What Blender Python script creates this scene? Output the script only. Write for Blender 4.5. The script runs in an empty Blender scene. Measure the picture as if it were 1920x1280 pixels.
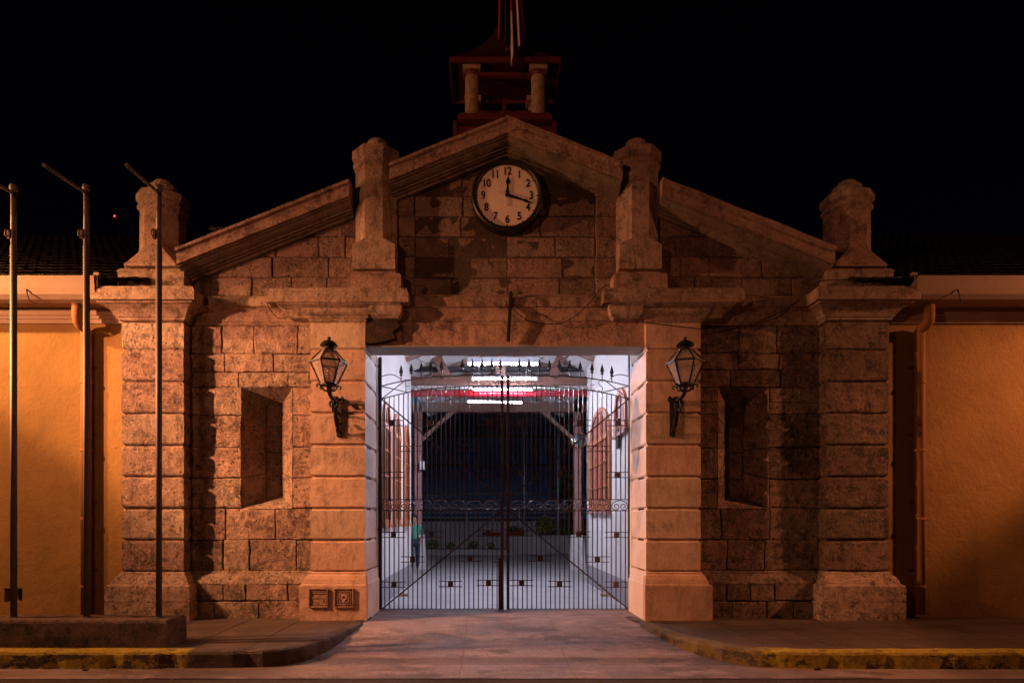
import bpy, bmesh, math, random
from mathutils import Vector, Matrix, noise
random.seed(7)
PI = math.pi
sc = bpy.context.scene
col = sc.collection

# ------------------------------------------------------------------ camera
CX, CY, CZ = -0.285, -10.0, 1.6
F = 1156.0                      # focal length in pixels of a 1920 px wide picture
cam_d = bpy.data.cameras.new("camera")
cam = bpy.data.objects.new("camera", cam_d)
col.objects.link(cam)
cam.location = (CX, CY, CZ)
cam.rotation_euler = (PI / 2, 0, 0)
cam_d.sensor_width = 36
cam_d.lens = 36 * F / 1920
cam_d.shift_x = 45 / 1920
cam_d.shift_y = 335 / 1920
cam_d.clip_end = 2000
sc.camera = cam

def PX(px, y): return CX + (px - 915) * (y - CY) / F
def PZ(py, y): return CZ + (975 - py) * (y - CY) / F

# ------------------------------------------------------------------ world and lamps (night)
w = bpy.data.worlds.new("World"); sc.world = w; w.use_nodes = True
nt = w.node_tree; nt.nodes.clear()
wo = nt.nodes.new("ShaderNodeOutputWorld"); bg = nt.nodes.new("ShaderNodeBackground")
tcw = nt.nodes.new("ShaderNodeTexCoord"); sep = nt.nodes.new("ShaderNodeSeparateXYZ")
rmp = nt.nodes.new("ShaderNodeValToRGB")
rmp.color_ramp.elements[0].position = 0.0; rmp.color_ramp.elements[0].color = (0.0009, 0.0006, 0.0012, 1)
rmp.color_ramp.elements[1].position = 0.75; rmp.color_ramp.elements[1].color = (0.0001, 0.0001, 0.0003, 1)
e = rmp.color_ramp.elements.new(0.4); e.color = (0.0004, 0.0004, 0.0012, 1)
nt.links.new(tcw.outputs["Generated"], sep.inputs[0]); nt.links.new(sep.outputs[2], rmp.inputs[0])
nt.links.new(rmp.outputs[0], bg.inputs[0]); bg.inputs[1].default_value = 1.0
nt.links.new(bg.outputs[0], wo.inputs[0])

def lamp(name, loc, power, color, radius=0.12, ramp=None):
    l = bpy.data.lights.new(name, 'POINT'); l.energy = power; l.color = color; l.shadow_soft_size = radius
    o = bpy.data.objects.new(name, l); col.objects.link(o); o.location = loc
    if ramp:                    # luminaire distribution: intensity against the angle from straight down
        l.use_nodes = True; n = l.node_tree
        em = [x for x in n.nodes if x.type == 'EMISSION'][0]
        tc = n.nodes.new("ShaderNodeTexCoord"); s = n.nodes.new("ShaderNodeSeparateXYZ")
        mr = n.nodes.new("ShaderNodeMapRange"); r = n.nodes.new("ShaderNodeValToRGB")
        mr.inputs[1].default_value = -1; mr.inputs[2].default_value = 1
        n.links.new(tc.outputs["Normal"], s.inputs[0]); n.links.new(s.outputs[2], mr.inputs[0])
        n.links.new(mr.outputs[0], r.inputs[0])
        r.color_ramp.interpolation = 'EASE'
        while len(r.color_ramp.elements) > 1: r.color_ramp.elements.remove(r.color_ramp.elements[-1])
        for i, (p, v) in enumerate(ramp):
            el = r.color_ramp.elements[0] if i == 0 else r.color_ramp.elements.new(p)
            el.position = p; el.color = (v, v, v, 1)
        n.links.new(r.outputs[0], em.inputs["Strength"])
    return o
DIST = [(0.0, .26), (0.14, .32), (0.172, .95), (0.24, 1.0), (0.30, .82), (0.375, .50), (0.44, .22), (0.50, .12), (0.62, .08), (1.0, .05)]
DIST2 = [(0.0, .16), (0.14, .20), (0.185, .95), (0.24, 1.0), (0.30, .80), (0.375, .45), (0.45, .28), (0.53, .18), (0.62, .13), (1.0, .08)]
EVEN = [(0.0, 1.0), (1.0, 1.0)]
BEAM = [(0.0, 1.0), (0.010, .97), (0.0165, .84), (0.035, .56), (0.050, .30), (0.070, .15), (0.115, .11), (0.16, .10), (0.25, .08), (0.5, .03), (1.0, .0)]
fl_ = lamp("flood_lamp_left", (-10.2, -2.7, 5.2), 5600, (1.0, 0.385, 0.175), .09, BEAM)
fl_.rotation_euler = (Vector((-1.0, 0.0, 2.0)) - Vector((-10.2, -2.7, 5.2))).to_track_quat('-Z', 'Y').to_euler()
lamp("street_lamp_left", (-11.0, -2.5, 7.0), 3700, (1.0, 0.44, 0.15), .10, DIST)
lamp("street_lamp_right", (12.6, -2.6, 6.4), 2700, (1.0, 0.34, 0.14), .12, DIST2)
lamp("street_lamp_opposite", (-7.5, -11.5, 6.5), 1250, (1.0, 0.37, 0.19), .3, [(0.0, .2), (.25, .3), (.42, .6), (.5, 1.0), (1.0, 1.0)])

sc.view_settings.view_transform = 'Standard'; sc.view_settings.look = 'None'
sc.view_settings.gamma = 1; sc.view_settings.use_curve_mapping = False
sc.view_settings.exposure = 0.12
try:
    sc.cycles.use_denoising = True; sc.cycles.max_bounces = 8; sc.cycles.sample_clamp_indirect = 6
except Exception: pass

# ------------------------------------------------------------------ materials
MATS = {}
class NG:
    def __init__(s, name):
        m = bpy.data.materials.new(name); m.use_nodes = True; s.m = m; s.t = m.node_tree; s.t.nodes.clear()
        s.out = s.n("ShaderNodeOutputMaterial"); s.b = s.n("ShaderNodeBsdfPrincipled")
        s.l(s.b.outputs[0], s.out.inputs[0]); s.pos = s.n("ShaderNodeNewGeometry").outputs["Position"]
        MATS[name] = m
    def n(s, k): return s.t.nodes.new(k)
    def l(s, a, b): s.t.links.new(a, b)
    def noise(s, scale, detail=4, rough=.6, vec=None, dist=0):
        n = s.n("ShaderNodeTexNoise"); n.inputs["Scale"].default_value = scale; n.inputs["Detail"].default_value = detail
        n.inputs["Roughness"].default_value = rough; n.inputs["Distortion"].default_value = dist
        s.l(vec or s.pos, n.inputs["Vector"]); return n.outputs[0]
    def scaled(s, x, y, z, off=(0, 0, 0)):
        n = s.n("ShaderNodeMapping"); n.inputs["Scale"].default_value = (x, y, z); n.inputs["Location"].default_value = off
        s.l(s.pos, n.inputs[0]); return n.outputs[0]
    def voro(s, scale, vec=None, feature='F1'):
        n = s.n("ShaderNodeTexVoronoi"); n.feature = feature; n.inputs["Scale"].default_value = scale
        s.l(vec or s.pos, n.inputs["Vector"]); return n.outputs["Distance"]
    def mr(s, v, a, b, c=0, d=1, smooth=True):
        n = s.n("ShaderNodeMapRange"); n.interpolation_type = 'SMOOTHSTEP' if smooth else 'LINEAR'
        for i, x in enumerate((a, b, c, d)): n.inputs[i + 1].default_value = x
        s.l(v, n.inputs[0]); return n.outputs[0]
    def math(s, op, a, b=0.0, clamp=False):
        n = s.n("ShaderNodeMath"); n.operation = op; n.use_clamp = clamp
        for i, x in enumerate((a, b)):
            if hasattr(x, "is_output") or not isinstance(x, (int, float)): s.l(x, n.inputs[i])
            else: n.inputs[i].default_value = x
        return n.outputs[0]
    def mix(s, fac, a, b, blend='MIX'):
        n = s.n("ShaderNodeMix"); n.data_type = 'RGBA'; n.blend_type = blend
        for sock, x in ((n.inputs[0], fac), (n.inputs[6], a), (n.inputs[7], b)):
            if isinstance(x, (int, float)): sock.default_value = x
            elif isinstance(x, tuple): sock.default_value = x if len(x) == 4 else x + (1,)
            else: s.l(x, sock)
        return n.outputs[2]
    def attr(s, name):
        n = s.n("ShaderNodeAttribute"); n.attribute_name = name; return n.outputs["Fac"]
    def bump(s, h, strength, dist, normal=None):
        n = s.n("ShaderNodeBump"); n.inputs["Strength"].default_value = strength; n.inputs["Distance"].default_value = dist
        s.l(h, n.inputs["Height"])
        if normal is not None: s.l(normal, n.inputs["Normal"])
        return n.outputs[0]
    def xyz(s):
        n = s.n("ShaderNodeSeparateXYZ"); s.l(s.pos, n.inputs[0]); return n.outputs
    def done(s, color, rough=.85, normal=None, metal=0.0):
        if isinstance(color, tuple): s.b.inputs["Base Color"].default_value = color + (1,)
        else: s.l(color, s.b.inputs["Base Color"])
        if isinstance(rough, float): s.b.inputs["Roughness"].default_value = rough
        else: s.l(rough, s.b.inputs["Roughness"])
        s.b.inputs["Metallic"].default_value = metal
        if normal is not None: s.l(normal, s.b.inputs["Normal"])
        return s.m

def stone(name, light, mid, dark, fine=1.0, pit=1.0, stain=.5, streak=0.0):
    g = NG(name); tone = g.attr("tone")
    big = g.noise(0.9, 5, .6); med = g.noise(5.5, 6, .68); fin = g.noise(21, 6, .75); grain = g.noise(75, 3, .7)
    blk = tuple(x * .38 for x in dark)
    c = g.mix(g.mr(big, .38, .62), light, mid)
    c = g.mix(g.math('MULTIPLY', g.mr(tone, .25, .95), .85), c, g.mix(.45, mid, dark))
    c = g.mix(g.math('MULTIPLY', g.mr(med, .46, .66), stain), c, dark)
    blot = g.noise(3.6, 8, .78, dist=.3)
    c = g.mix(g.math('MULTIPLY', g.mr(g.math('ADD', blot, g.math('MULTIPLY', tone, .06)), .55, .64), min(1, stain * 1.1)), c, blk)
    hue = g.math('FRACT', g.math('MULTIPLY', tone, 13.7))
    c = g.mix(.9, c, g.mix(g.mr(hue, .1, .9), (1.0, .90, .86), (.95, 1.0, .92)), 'MULTIPLY')
    # clustered pitting
    pv = g.math('ADD', g.voro(17), g.math('MULTIPLY', g.math('SUBTRACT', fin, .5), 1.1))
    pits = g.mr(pv, .10, .34)
    pmask = g.mr(g.noise(2.6, 4, .65, g.scaled(1, 1, 1, (7, 3, 5))), .40, .60)
    hole = g.math('MULTIPLY', g.math('SUBTRACT', 1.0, pits), pmask)
    c = g.mix(g.math('MULTIPLY', hole, .8 * pit), c, blk)
    c = g.mix(g.math('MULTIPLY', g.mr(fin, .52, .66), .50 * min(1, fine + .2)), c, tuple(min(1, x * 1.45) for x in light))
    c = g.mix(g.math('MULTIPLY', g.mr(grain, .50, .30), .45 * fine), c, blk)
    c = g.mix(g.math('MULTIPLY', g.mr(fin, .48, .30), .55 * fine), c, blk)
    if streak:
        st = g.noise(3.2, 6, .7, g.scaled(2.6, 2.6, .35))
        c = g.mix(g.math('MULTIPLY', g.mr(st, .52, .66), streak), c, blk)
    h = g.math('ADD', g.math('MULTIPLY', fin, .9 * fine), g.math('MULTIPLY', med, .8))
    h = g.math('ADD', h, g.math('MULTIPLY', grain, .30 * fine)); h = g.math('SUBTRACT', h, g.math('MULTIPLY', hole, .55 * pit))
    g.done(c, .92, g.bump(h, 1.0, .048 * fine + .008)); return g.m
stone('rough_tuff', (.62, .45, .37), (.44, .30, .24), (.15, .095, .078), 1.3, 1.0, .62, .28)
stone('smooth_sandstone', (.60, .43, .345), (.50, .345, .27), (.30, .20, .155), .32, .10, .34, .34)
stone('cornice_stone', (.48, .33, .26), (.34, .225, .175), (.16, .10, .082), .55, .40, .62, .50)
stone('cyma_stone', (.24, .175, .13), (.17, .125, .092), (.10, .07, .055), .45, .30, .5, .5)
stone('gable_stone', (.38, .25, .20), (.29, .185, .145), (.14, .088, .068), 1.1, .8, .38, .25)
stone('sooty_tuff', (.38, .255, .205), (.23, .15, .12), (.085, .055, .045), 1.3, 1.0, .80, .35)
stone('mortar', (.10, .065, .045), (.07, .045, .03), (.04, .025, .018), 1, .3, .4)
stone('plinth_concrete', (.17, .11, .085), (.10, .065, .052), (.035, .024, .02), .7, .3, .95, .5)

def plaster(name, c1, c2, dark, bs=.25, scale=30):
    g = NG(name)
    a = g.noise(.7, 5, .6); b = g.noise(4, 6, .7); f = g.noise(scale, 5, .65)
    st = g.noise(2.0, 6, .7, g.scaled(2.5, 2.5, .25))
    c = g.mix(g.mr(a, .3, .7), c1, c2); c = g.mix(g.math('MULTIPLY', g.mr(b, .5, .8), .35), c, dark)
    c = g.mix(g.math('MULTIPLY', g.mr(st, .58, .75), .3), c, dark)
    h = g.math('ADD', g.math('MULTIPLY', f, .5), b)
    c = g.mix(g.math('MULTIPLY', g.mr(g.noise(1.6, 7, .75, dist=.8), .56, .62), .22), c, dark)
    g.done(c, .85, g.bump(h, bs, .02)); return g.m
plaster('orange_plaster', (.30, .170, .042), (.235, .128, .032), (.135, .068, .018), .85, 20)
plaster('white_plaster', (.74, .72, .72), (.66, .64, .64), (.45, .43, .43), .35, 40)
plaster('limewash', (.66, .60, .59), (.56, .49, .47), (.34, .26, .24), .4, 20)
plaster('grey_plaster', (.36, .35, .38), (.30, .29, .32), (.2, .19, .21), .35, 40)
plaster('cornice_paint', (.52, .39, .28), (.44, .32, .22), (.28, .18, .12), .3, 50)
plaster('gutter_paint', (.34, .24, .175), (.31, .215, .155), (.22, .14, .09), .06, 8)
plaster('pipe_paint', (.30, .135, .04), (.26, .115, .035), (.16, .07, .025), .06, 8)
plaster('soffit_wood', (.34, .33, .33), (.26, .25, .25), (.14, .13, .13), .4, 20)
plaster('planter_concrete', (.40, .38, .38), (.30, .28, .29), (.14, .13, .13), .4, 20)

def simple(name, c, rough=.6, metal=0.0, var=.3, bs=0.15, scale=14, dark=None):
    g = NG(name); n = g.noise(scale, 5, .65)
    cc = g.mix(g.math('MULTIPLY', g.mr(n, .4, .75), var), c, dark or tuple(x * .4 for x in c))
    g.done(cc, rough, g.bump(g.noise(scale * 3, 4), bs, .004), metal); return g.m
simple('black_iron', (.022, .018, .020), .5, .3, .5, .3, 30)
simple('gate_iron', (.10, .078, .080), .34, .5, .5, .3, 30)
simple('rusty_iron', (.085, .030, .016), .6, .3, .6, .3, 20, (.03, .012, .01))
simple('pole_metal', (.105, .088, .082), .65, .1, .5, .1, 9)
simple('clock_face', (.90, .74, .60), .5, 0, .12, 0.02, 3)
simple('clock_black', (.012, .008, .007), .45)
simple('clock_red', (.5, .04, .02), .5)
simple('hand_white', (.75, .6, .5), .5, 0, .05)
simple('turret_red', (.11, .012, .009), .6, 0, .6, .3, 12)
simple('turret_roof', (.045, .008, .006), .7, 0, .6, .3, 12)
simple('turret_column', (.36, .25, .16), .75, 0, .7, .4, 9, (.06, .035, .02))
simple('red_paint', (.36, .008, .018), .35, 0, .1, .05)
simple('white_paint', (.72, .70, .70), .6, 0, .3, .1, 6)
simple('cable_black', (.012, .010, .012), .5)
simple('timber', (.15, .065, .042), .7, 0, .6, .4, 10)
simple('window_wood', (.50, .16, .065), .55, 0, .5, .3, 10)
simple('window_dark', (.055, .022, .014), .3, 0, .3)
simple('brace_wood', (.26, .15, .12), .7, 0, .5, .3, 10)
simple('mauve_paint', (.40, .20, .19), .6, 0, .4, .2, 10)
simple('housing', (.20, .20, .23), .5, 0, .1)
simple('light_wood', (.50, .36, .2), .7, 0, .5)
simple('night_blue', (.045, .14, .32), .75, 0, .5, .2, 1.2)
simple('blue_post', (.38, .45, .55), .5, .2, .2)
simple('soil', (.05, .035, .025), .95, 0, .5)
simple('leaf', (.07, .15, .03), .6, 0, .6, .1, 30)
simple('leaf_dark', (.04, .095, .03), .6, 0, .6, .1, 30)
simple('flower', (.75, .50, .03), .6, 0, .2)
simple('pale_flower', (.6, .55, .5), .6, 0, .2)
simple('weed', (.04, .045, .015), .8, 0, .5)
simple('dry_leaf', (.30, .13, .05), .8, 0, .5)
simple('mint_cloth', (.10, .30, .23), .9)
simple('denim', (.04, .07, .12), .9)
simple('skin', (.35, .19, .12), .6)
simple('hair', (.02, .014, .01), .6)
simple('mirror_face', (.55, .62, .65), .12, .8, .5, .6, 7)
simple('bulb_glass', (.75, .5, .3), .2)

def glass():
    g = NG('dusty_glass')
    t = g.n("ShaderNodeBsdfTransparent"); t.inputs[0].default_value = (.9, .88, .85, 1)
    mx = g.n("ShaderNodeMixShader")
    f = g.mr(g.noise(9, 5, .7), .3, .8, .36, .62)
    g.b.inputs["Base Color"].default_value = (.55, .46, .43, 1); g.b.inputs["Roughness"].default_value = .25
    g.l(f, mx.inputs[0]); g.l(t.outputs[0], mx.inputs[1]); g.l(g.b.outputs[0], mx.inputs[2]); g.l(mx.outputs[0], g.out.inputs[0])
glass()
def emis(name, c, s):
    g = NG(name); g.b.inputs["Base Color"].default_value = (.8, .8, .8, 1)
    g.b.inputs["Emission Color"].default_value = c + (1,); g.b.inputs["Emission Strength"].default_value = s
emis('tube_light', (.78, .80, 1.0), 440.0)
emis('beacon_red', (1, .02, .03), 9.0)

def kerbmat():
    g = NG('kerb_stone'); x, y, z = g.xyz()
    base = g.mix(g.mr(g.noise(3, 6, .7), .35, .7), (.085, .055, .043), (.022, .015, .012))
    pn = g.math('ADD', g.noise(3.4, 8, .78, g.scaled(1, 1, 1.6)), g.mr(x, 2.9, 3.2, 0, .045)); pn2 = g.noise(1.1, 3, .6)
    left = g.mr(x, -3.98, -3.90, 1, 0); right = g.mr(x, 3.02, 3.12, 0, 1)
    side = g.math('MAXIMUM', left, right)
    old = g.math('MULTIPLY', g.mr(x, 2.05, 2.25), .38)
    amt = g.math('MAXIMUM', side, old)
    top = g.mr(z, -.05, .0, 0, .22)
    m = g.mr(g.math('ADD', g.math('ADD', pn, g.math('MULTIPLY', pn2, .35)), top), .64, .70)
    m = g.math('MULTIPLY', g.math('MULTIPLY', m, amt), g.mr(y, -2.36, -2.28, 1, .55))
    c = g.mix(m, base, g.mix(g.mr(g.noise(20, 4), .3, .7), (.46, .33, .014), (.26, .19, .012)))
    g.done(c, .8, g.bump(g.math('ADD', pn, g.math('MULTIPLY', g.noise(40, 5), .4)), .8, .03))
kerbmat()
def pavemat():
    g = NG('sidewalk_concrete'); x, y, z = g.xyz()
    c = g.mix(g.mr(g.noise(1.3, 6, .65), .35, .7), (.075, .048, .040), (.038, .025, .022))
    c = g.mix(g.math('MULTIPLY', g.mr(g.noise(60, 3, .6), .62, .72), .5), c, (.22, .15, .12))
    c = g.mix(g.math('MULTIPLY', g.mr(g.noise(3.7, 5, .7), .64, .70), .5), c, (.16, .10, .075))
    wob = g.math('MULTIPLY', g.math('SUBTRACT', g.noise(2.5, 3), .5), .05)
    def line(v, per, off, wdt):
        f = g.math('FRACT', g.math('DIVIDE', g.math('ADD', g.math('ADD', v, off), wob), per))
        d = g.math('ABSOLUTE', g.math('SUBTRACT', f, .5))
        return g.mr(d, wdt / per, wdt / per * .2, 0, 1)
    ln = g.math('MAXIMUM', line(x, .82, 20.1, .020), line(y, 1.30, 20.55, .012))
    dot = g.mr(g.math('FRACT', g.math('DIVIDE', g.math('ADD', x, 20.16), .82)), .46, .50, 0, 1)
    c = g.mix(g.math('MULTIPLY', g.mr(g.noise(1.9, 6, .75, g.scaled(1, 1.6, 1, (2, 9, 0))), .60, .64), .45), c, (.19, .11, .08))
    c = g.mix(g.math('MULTIPLY', ln, .85), c, (.012, .008, .007))
    h = g.math('SUBTRACT', g.math('ADD', g.math('MULTIPLY', g.noise(30, 5), .5), g.math('MULTIPLY', g.noise(90, 3), .3)), g.math('MULTIPLY', ln, 1.2))
    g.done(c, .75, g.bump(h, .6, .02))
pavemat()
def drivemat():
    g = NG('driveway_concrete'); x, y, z = g.xyz()
    c = g.mix(g.mr(g.noise(.9, 6, .6), .35, .68), (.27, .20, .195), (.15, .108, .108))
    wear = g.noise(3, 6, .7, g.scaled(.45, 1.3, 1))
    c = g.mix(g.math('MULTIPLY', g.mr(wear, .50, .60), .75), c, (.37, .28, .27))
    c = g.mix(g.math('MULTIPLY', g.mr(g.noise(2.2, 6, .75, g.scaled(.5, 1, 1, (4, 4, 4))), .50, .62), .75), c, (.075, .055, .058))
    c = g.mix(g.math('MULTIPLY', g.mr(g.noise(55, 4, .75), .47, .60), .60), c, (.06, .044, .042))
    wob = g.math('MULTIPLY', g.math('SUBTRACT', g.noise(3.5, 5, .7), .5), .10)
    def crack(v, at, w_):
        return g.mr(g.math('ABSOLUTE', g.math('ADD', g.math('SUBTRACT', v, at), wob)), w_, w_ * .25, 0, 1)
    ln = g.math('MAXIMUM', crack(x, -.62, .006), crack(x, .72, .006))
    ln = g.math('MAXIMUM', ln, crack(y, -2.30, .016)); ln = g.math('MAXIMUM', ln, crack(y, -.05, .010))
    band = g.math('MULTIPLY', g.mr(g.math('ABSOLUTE', g.math('ADD', y, 2.12)), .22, .08, 0, 1), .55)
    c = g.mix(band, c, (.055, .045, .052)); c = g.mix(g.math('MULTIPLY', ln, .6), c, (.04, .03, .028))
    h = g.math('SUBTRACT', g.math('ADD', g.math('MULTIPLY', g.noise(28, 6, .7), .5), g.math('MULTIPLY', g.noise(110, 3), .35)), g.math('MULTIPLY', ln, 1.0))
    g.done(c, g.mr(wear, .3, .7, .55, .85), g.bump(h, .55, .018))
drivemat()
def roadmat():
    g = NG('asphalt'); n = g.noise(80, 5, .7)
    c = g.mix(g.mr(n, .35, .7), (.03, .024, .022), (.085, .06, .05)); c = g.mix(g.math('MULTIPLY', g.mr(g.noise(1.5, 5), .5, .7), .5), c, (.12, .08, .065))
    g.done(c, .9, g.bump(g.math('ADD', g.voro(70), n), .9, .02))
roadmat()
def floormat():
    g = NG('passage_floor'); x, y, z = g.xyz()
    c = g.mix(g.mr(g.noise(1.1, 6, .65), .3, .7), (.50, .49, .50), (.38, .37, .39))
    c = g.mix(g.math('MULTIPLY', g.mr(g.noise(4, 6, .7), .55, .7), .4), c, (.25, .23, .24))
    f1 = g.math('ABSOLUTE', g.math('SUBTRACT', g.math('FRACT', g.math('DIVIDE', g.math('ADD', x, 20.0), 1.5)), .5))
    f2 = g.math('ABSOLUTE', g.math('SUBTRACT', g.math('FRACT', g.math('DIVIDE', y, 1.9)), .5))
    ln = g.mr(g.math('MINIMUM', f1, f2), .006, .002, 0, 1)
    c = g.mix(g.math('MULTIPLY', ln, .4), c, (.1, .1, .1))
    g.done(c, .42, g.bump(g.noise(40, 4), .15, .01))
floormat()
def tilemat():
    g = NG('clay_tiles')
    c = g.mix(g.mr(g.noise(6, 5, .7), .35, .7), (.018, .007, .005), (.007, .003, .003))
    c = g.mix(g.math('MULTIPLY', g.attr('tone'), .6), c, (.008, .004, .004))
    g.done(c, .85, g.bump(g.noise(30, 5), .5, .02))
tilemat()
def flagmat():
    g = NG('flag_cloth'); u = g.attr('stripe'); r = g.n("ShaderNodeValToRGB"); r.color_ramp.interpolation = 'CONSTANT'
    els = [(0, (.012, .014, .05)), (.167, (.62, .5, .45)), (.333, (.38, .008, .01)), (.667, (.62, .5, .45)), (.833, (.012, .014, .05))]
    r.color_ramp.elements[0].color = els[0][1] + (1,); r.color_ramp.elements[1].position = els[1][0]; r.color_ramp.elements[1].color = els[1][1] + (1,)
    for p, c_ in els[2:]:
        q = r.color_ramp.elements.new(p); q.color = c_ + (1,)
    g.l(u, r.inputs[0]); g.done(r.outputs[0], .9)
flagmat()

# ------------------------------------------------------------------ mesh builder
class MB:
    def __init__(s):
        s.bm = bmesh.new(); s.tone = s.bm.faces.layers.float.new("tone"); s.stripe = None
    def _f(s, vs, tone=0.0, smooth=False):
        try: f = s.bm.faces.new(vs)
        except ValueError: return None
        f[s.tone] = tone; f.smooth = smooth; return f
    def v(s, *p): return s.bm.verts.new(p[0] if len(p) == 1 else p)
    def loops(s, ls, tone=0.0, cap0=True, cap1=True, smooth=False, closed=True):
        vs = [[s.v(p) for p in l] for l in ls]
        n = len(vs[0])
        for a, b in zip(vs, vs[1:]):
            for i in range(n if closed else n - 1):
                s._f((a[i], a[(i + 1) % n], b[(i + 1) % n], b[i]), tone, smooth)
        if cap0: s._f(vs[0][::-1], tone)
        if cap1: s._f(vs[-1], tone)
    def box(s, x0, x1, y0, y1, z0, z1, tone=0.0):
        s.loops([[(x0, y0, z), (x1, y0, z), (x1, y1, z), (x0, y1, z)] for z in (z0, z1)], tone)
    def rings(s, x0, x1, y0, y1, prof, tone=0.0, back=0.0, lx=1.0, rx=1.0):
        """stack of mitred rectangles; prof = [(offset outwards, z)]"""
        s.loops([[(x0 - o * lx, y0 - o, z), (x1 + o * rx, y0 - o, z), (x1 + o * rx, y1 + o * back, z), (x0 - o * lx, y1 + o * back, z)] for o, z in prof], tone)
    def obox(s, c, ax, hx, hy, hz, tone=0.0):
        """oriented box: ax = 3 unit vectors"""
        c = Vector(c); X, Y, Z = [Vector(a) for a in ax]
        s.loops([[c + X * (sx * hx) + Y * (sy * hy) + Z * (k * hz) for sx, sy in ((-1, -1), (1, -1), (1, 1), (-1, 1))] for k in (-1, 1)], tone)
    def bar(s, a, b, w_, h_=None, tone=0.0, up=(0, 1, 0)):
        a, b = Vector(a), Vector(b); d = (b - a); L = d.length
        if L < 1e-6: return
        Z = d / L; U = Vector(up)
        if abs(Z.dot(U)) > .98: U = Vector((1, 0, 0))
        X = Z.cross(U).normalized(); Y = Z.cross(X)
        s.obox((a + b) / 2, (X, Y, Z), w_ / 2, (h_ or w_) / 2, L / 2, tone)
    def tube(s, pts, r, n=8, tone=0.0, caps=True, smooth=True):
        pts = [Vector(p) for p in pts]; ls = []
        rs = r if isinstance(r, (list, tuple)) else [r] * len(pts)
        prev = None
        for i, p in enumerate(pts):
            d = (pts[min(i + 1, len(pts) - 1)] - pts[max(i - 1, 0)]).normalized()
            if prev is None:
                u = Vector((0, 0, 1)) if abs(d.z) < .9 else Vector((1, 0, 0))
                a = d.cross(u).normalized()
            else:
                a = (prev - d * prev.dot(d)).normalized()
            prev = a; b = d.cross(a)
            ls.append([p + a * math.cos(t * 2 * PI / n) * rs[i] + b * math.sin(t * 2 * PI / n) * rs[i] for t in range(n)])
        s.loops(ls, tone, caps, caps, smooth)
    def lathe(s, cx, cy, prof, n=16, tone=0.0, smooth=False, rot=0.0, sx=1, sy=1):
        s.loops([[(cx + r * sx * math.cos(rot + t * 2 * PI / n), cy + r * sy * math.sin(rot + t * 2 * PI / n), z) for t in range(n)] for r, z in prof], tone, smooth=smooth)
    def block(s, poly, yf, yb, bev, tone=0.0):
        """prism from a convex polygon in XZ (ccw seen from -Y), front edge bevelled"""
        n = len(poly); P = [Vector(p) for p in poly]; ins = []
        for i in range(n):
            a, b, c = P[i - 1], P[i], P[(i + 1) % n]
            d1 = (b - a).normalized(); d2 = (c - b).normalized()
            n1 = Vector((-d1.y, d1.x)); n2 = Vector((-d2.y, d2.x)); k = n1 + n2
            q = b + k * (bev / max(.35, k.dot(n1))) if k.length > 1e-4 else b + n1 * bev
            ins.append(q)
        s.loops([[(p.x, yb, p.y) for p in P], [(p.x, yf + bev, p.y) for p in P], [(p.x, yf, p.y) for p in ins]], tone, cap0=False)
    def rough(s, L=.14, amp=.006, freq=6.0, it=6):
        for _ in range(it):
            es = [e for e in s.bm.edges if e.calc_length() > L]
            if not es: break
            bmesh.ops.subdivide_edges(s.bm, edges=es, cuts=1, use_grid_fill=True)
        for v in s.bm.verts:
            p = v.co * freq; q = v.co * 1.3
            v.co += noise.noise_vector(p) * amp + noise.noise_vector(q) * amp * .9
        return s
    def build(s, name, mat, parent=None, bevel=0.0, loc=None):
        bmesh.ops.recalc_face_normals(s.bm, faces=s.bm.faces)
        me = bpy.data.meshes.new(name); s.bm.to_mesh(me); s.bm.free()
        if mat: me.materials.append(MATS[mat])
        o = bpy.data.objects.new(name, me); col.objects.link(o)
        if parent: 
            o.parent = parent
            # geometry is written in world coordinates unless loc is given: undo the parent's placement
            if loc is None: o.matrix_parent_inverse = WM(parent).inverted()
        if loc is not None: o.location = loc
        if bevel:
            b = o.modifiers.new("bevel", 'BEVEL'); b.width = bevel; b.segments = 2; b.limit_method = 'ANGLE'; b.angle_limit = .6
        return o
def WM(o):
    m = Matrix.LocRotScale(o.location, o.rotation_euler, o.scale)
    return (WM(o.parent) @ o.matrix_parent_inverse @ m) if o.parent else m

def tag(o, label=None, cat=None, group=None, kind=None):
    if label: o["label"] = label
    if cat: o["category"] = cat
    if group: o["group"] = group
    if kind: o["kind"] = kind
    return o
def thing(name, label, cat, loc=(0, 0, 0), group=None, rz=0):
    o = bpy.data.objects.new(name, None); col.objects.link(o); o.location = loc; o.rotation_euler = (0, 0, rz)
    o.empty_display_size = .3
    return tag(o, label, cat, group)
def copy_tree(o, parent=None):
    c = o.copy(); col.objects.link(c); c.parent = parent
    for ch in list(o.children): copy_tree(ch, c)
    return c
def R(a, b): return random.uniform(a, b)

def clip(poly, a, b, c):
    """keep a*x + b*z <= c"""
    out = []
    for i in range(len(poly)):
        p, q = poly[i], poly[(i + 1) % len(poly)]
        dp = a * p[0] + b * p[1] - c; dq = a * q[0] + b * q[1] - c
        if dp <= 0: out.append(p)
        if (dp < 0 < dq) or (dq < 0 < dp):
            t = dp / (dp - dq); out.append((p[0] + (q[0] - p[0]) * t, p[1] + (q[1] - p[1]) * t))
    res = []
    for p in out:
        if not res or (Vector(p) - Vector(res[-1])).length > .004: res.append(p)
    if len(res) > 2 and (Vector(res[0]) - Vector(res[-1])).length < .004: res.pop()
    return res
def area(p): return abs(sum(p[i][0] * p[(i + 1) % len(p)][1] - p[(i + 1) % len(p)][0] * p[i][1] for i in range(len(p)))) / 2

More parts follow.
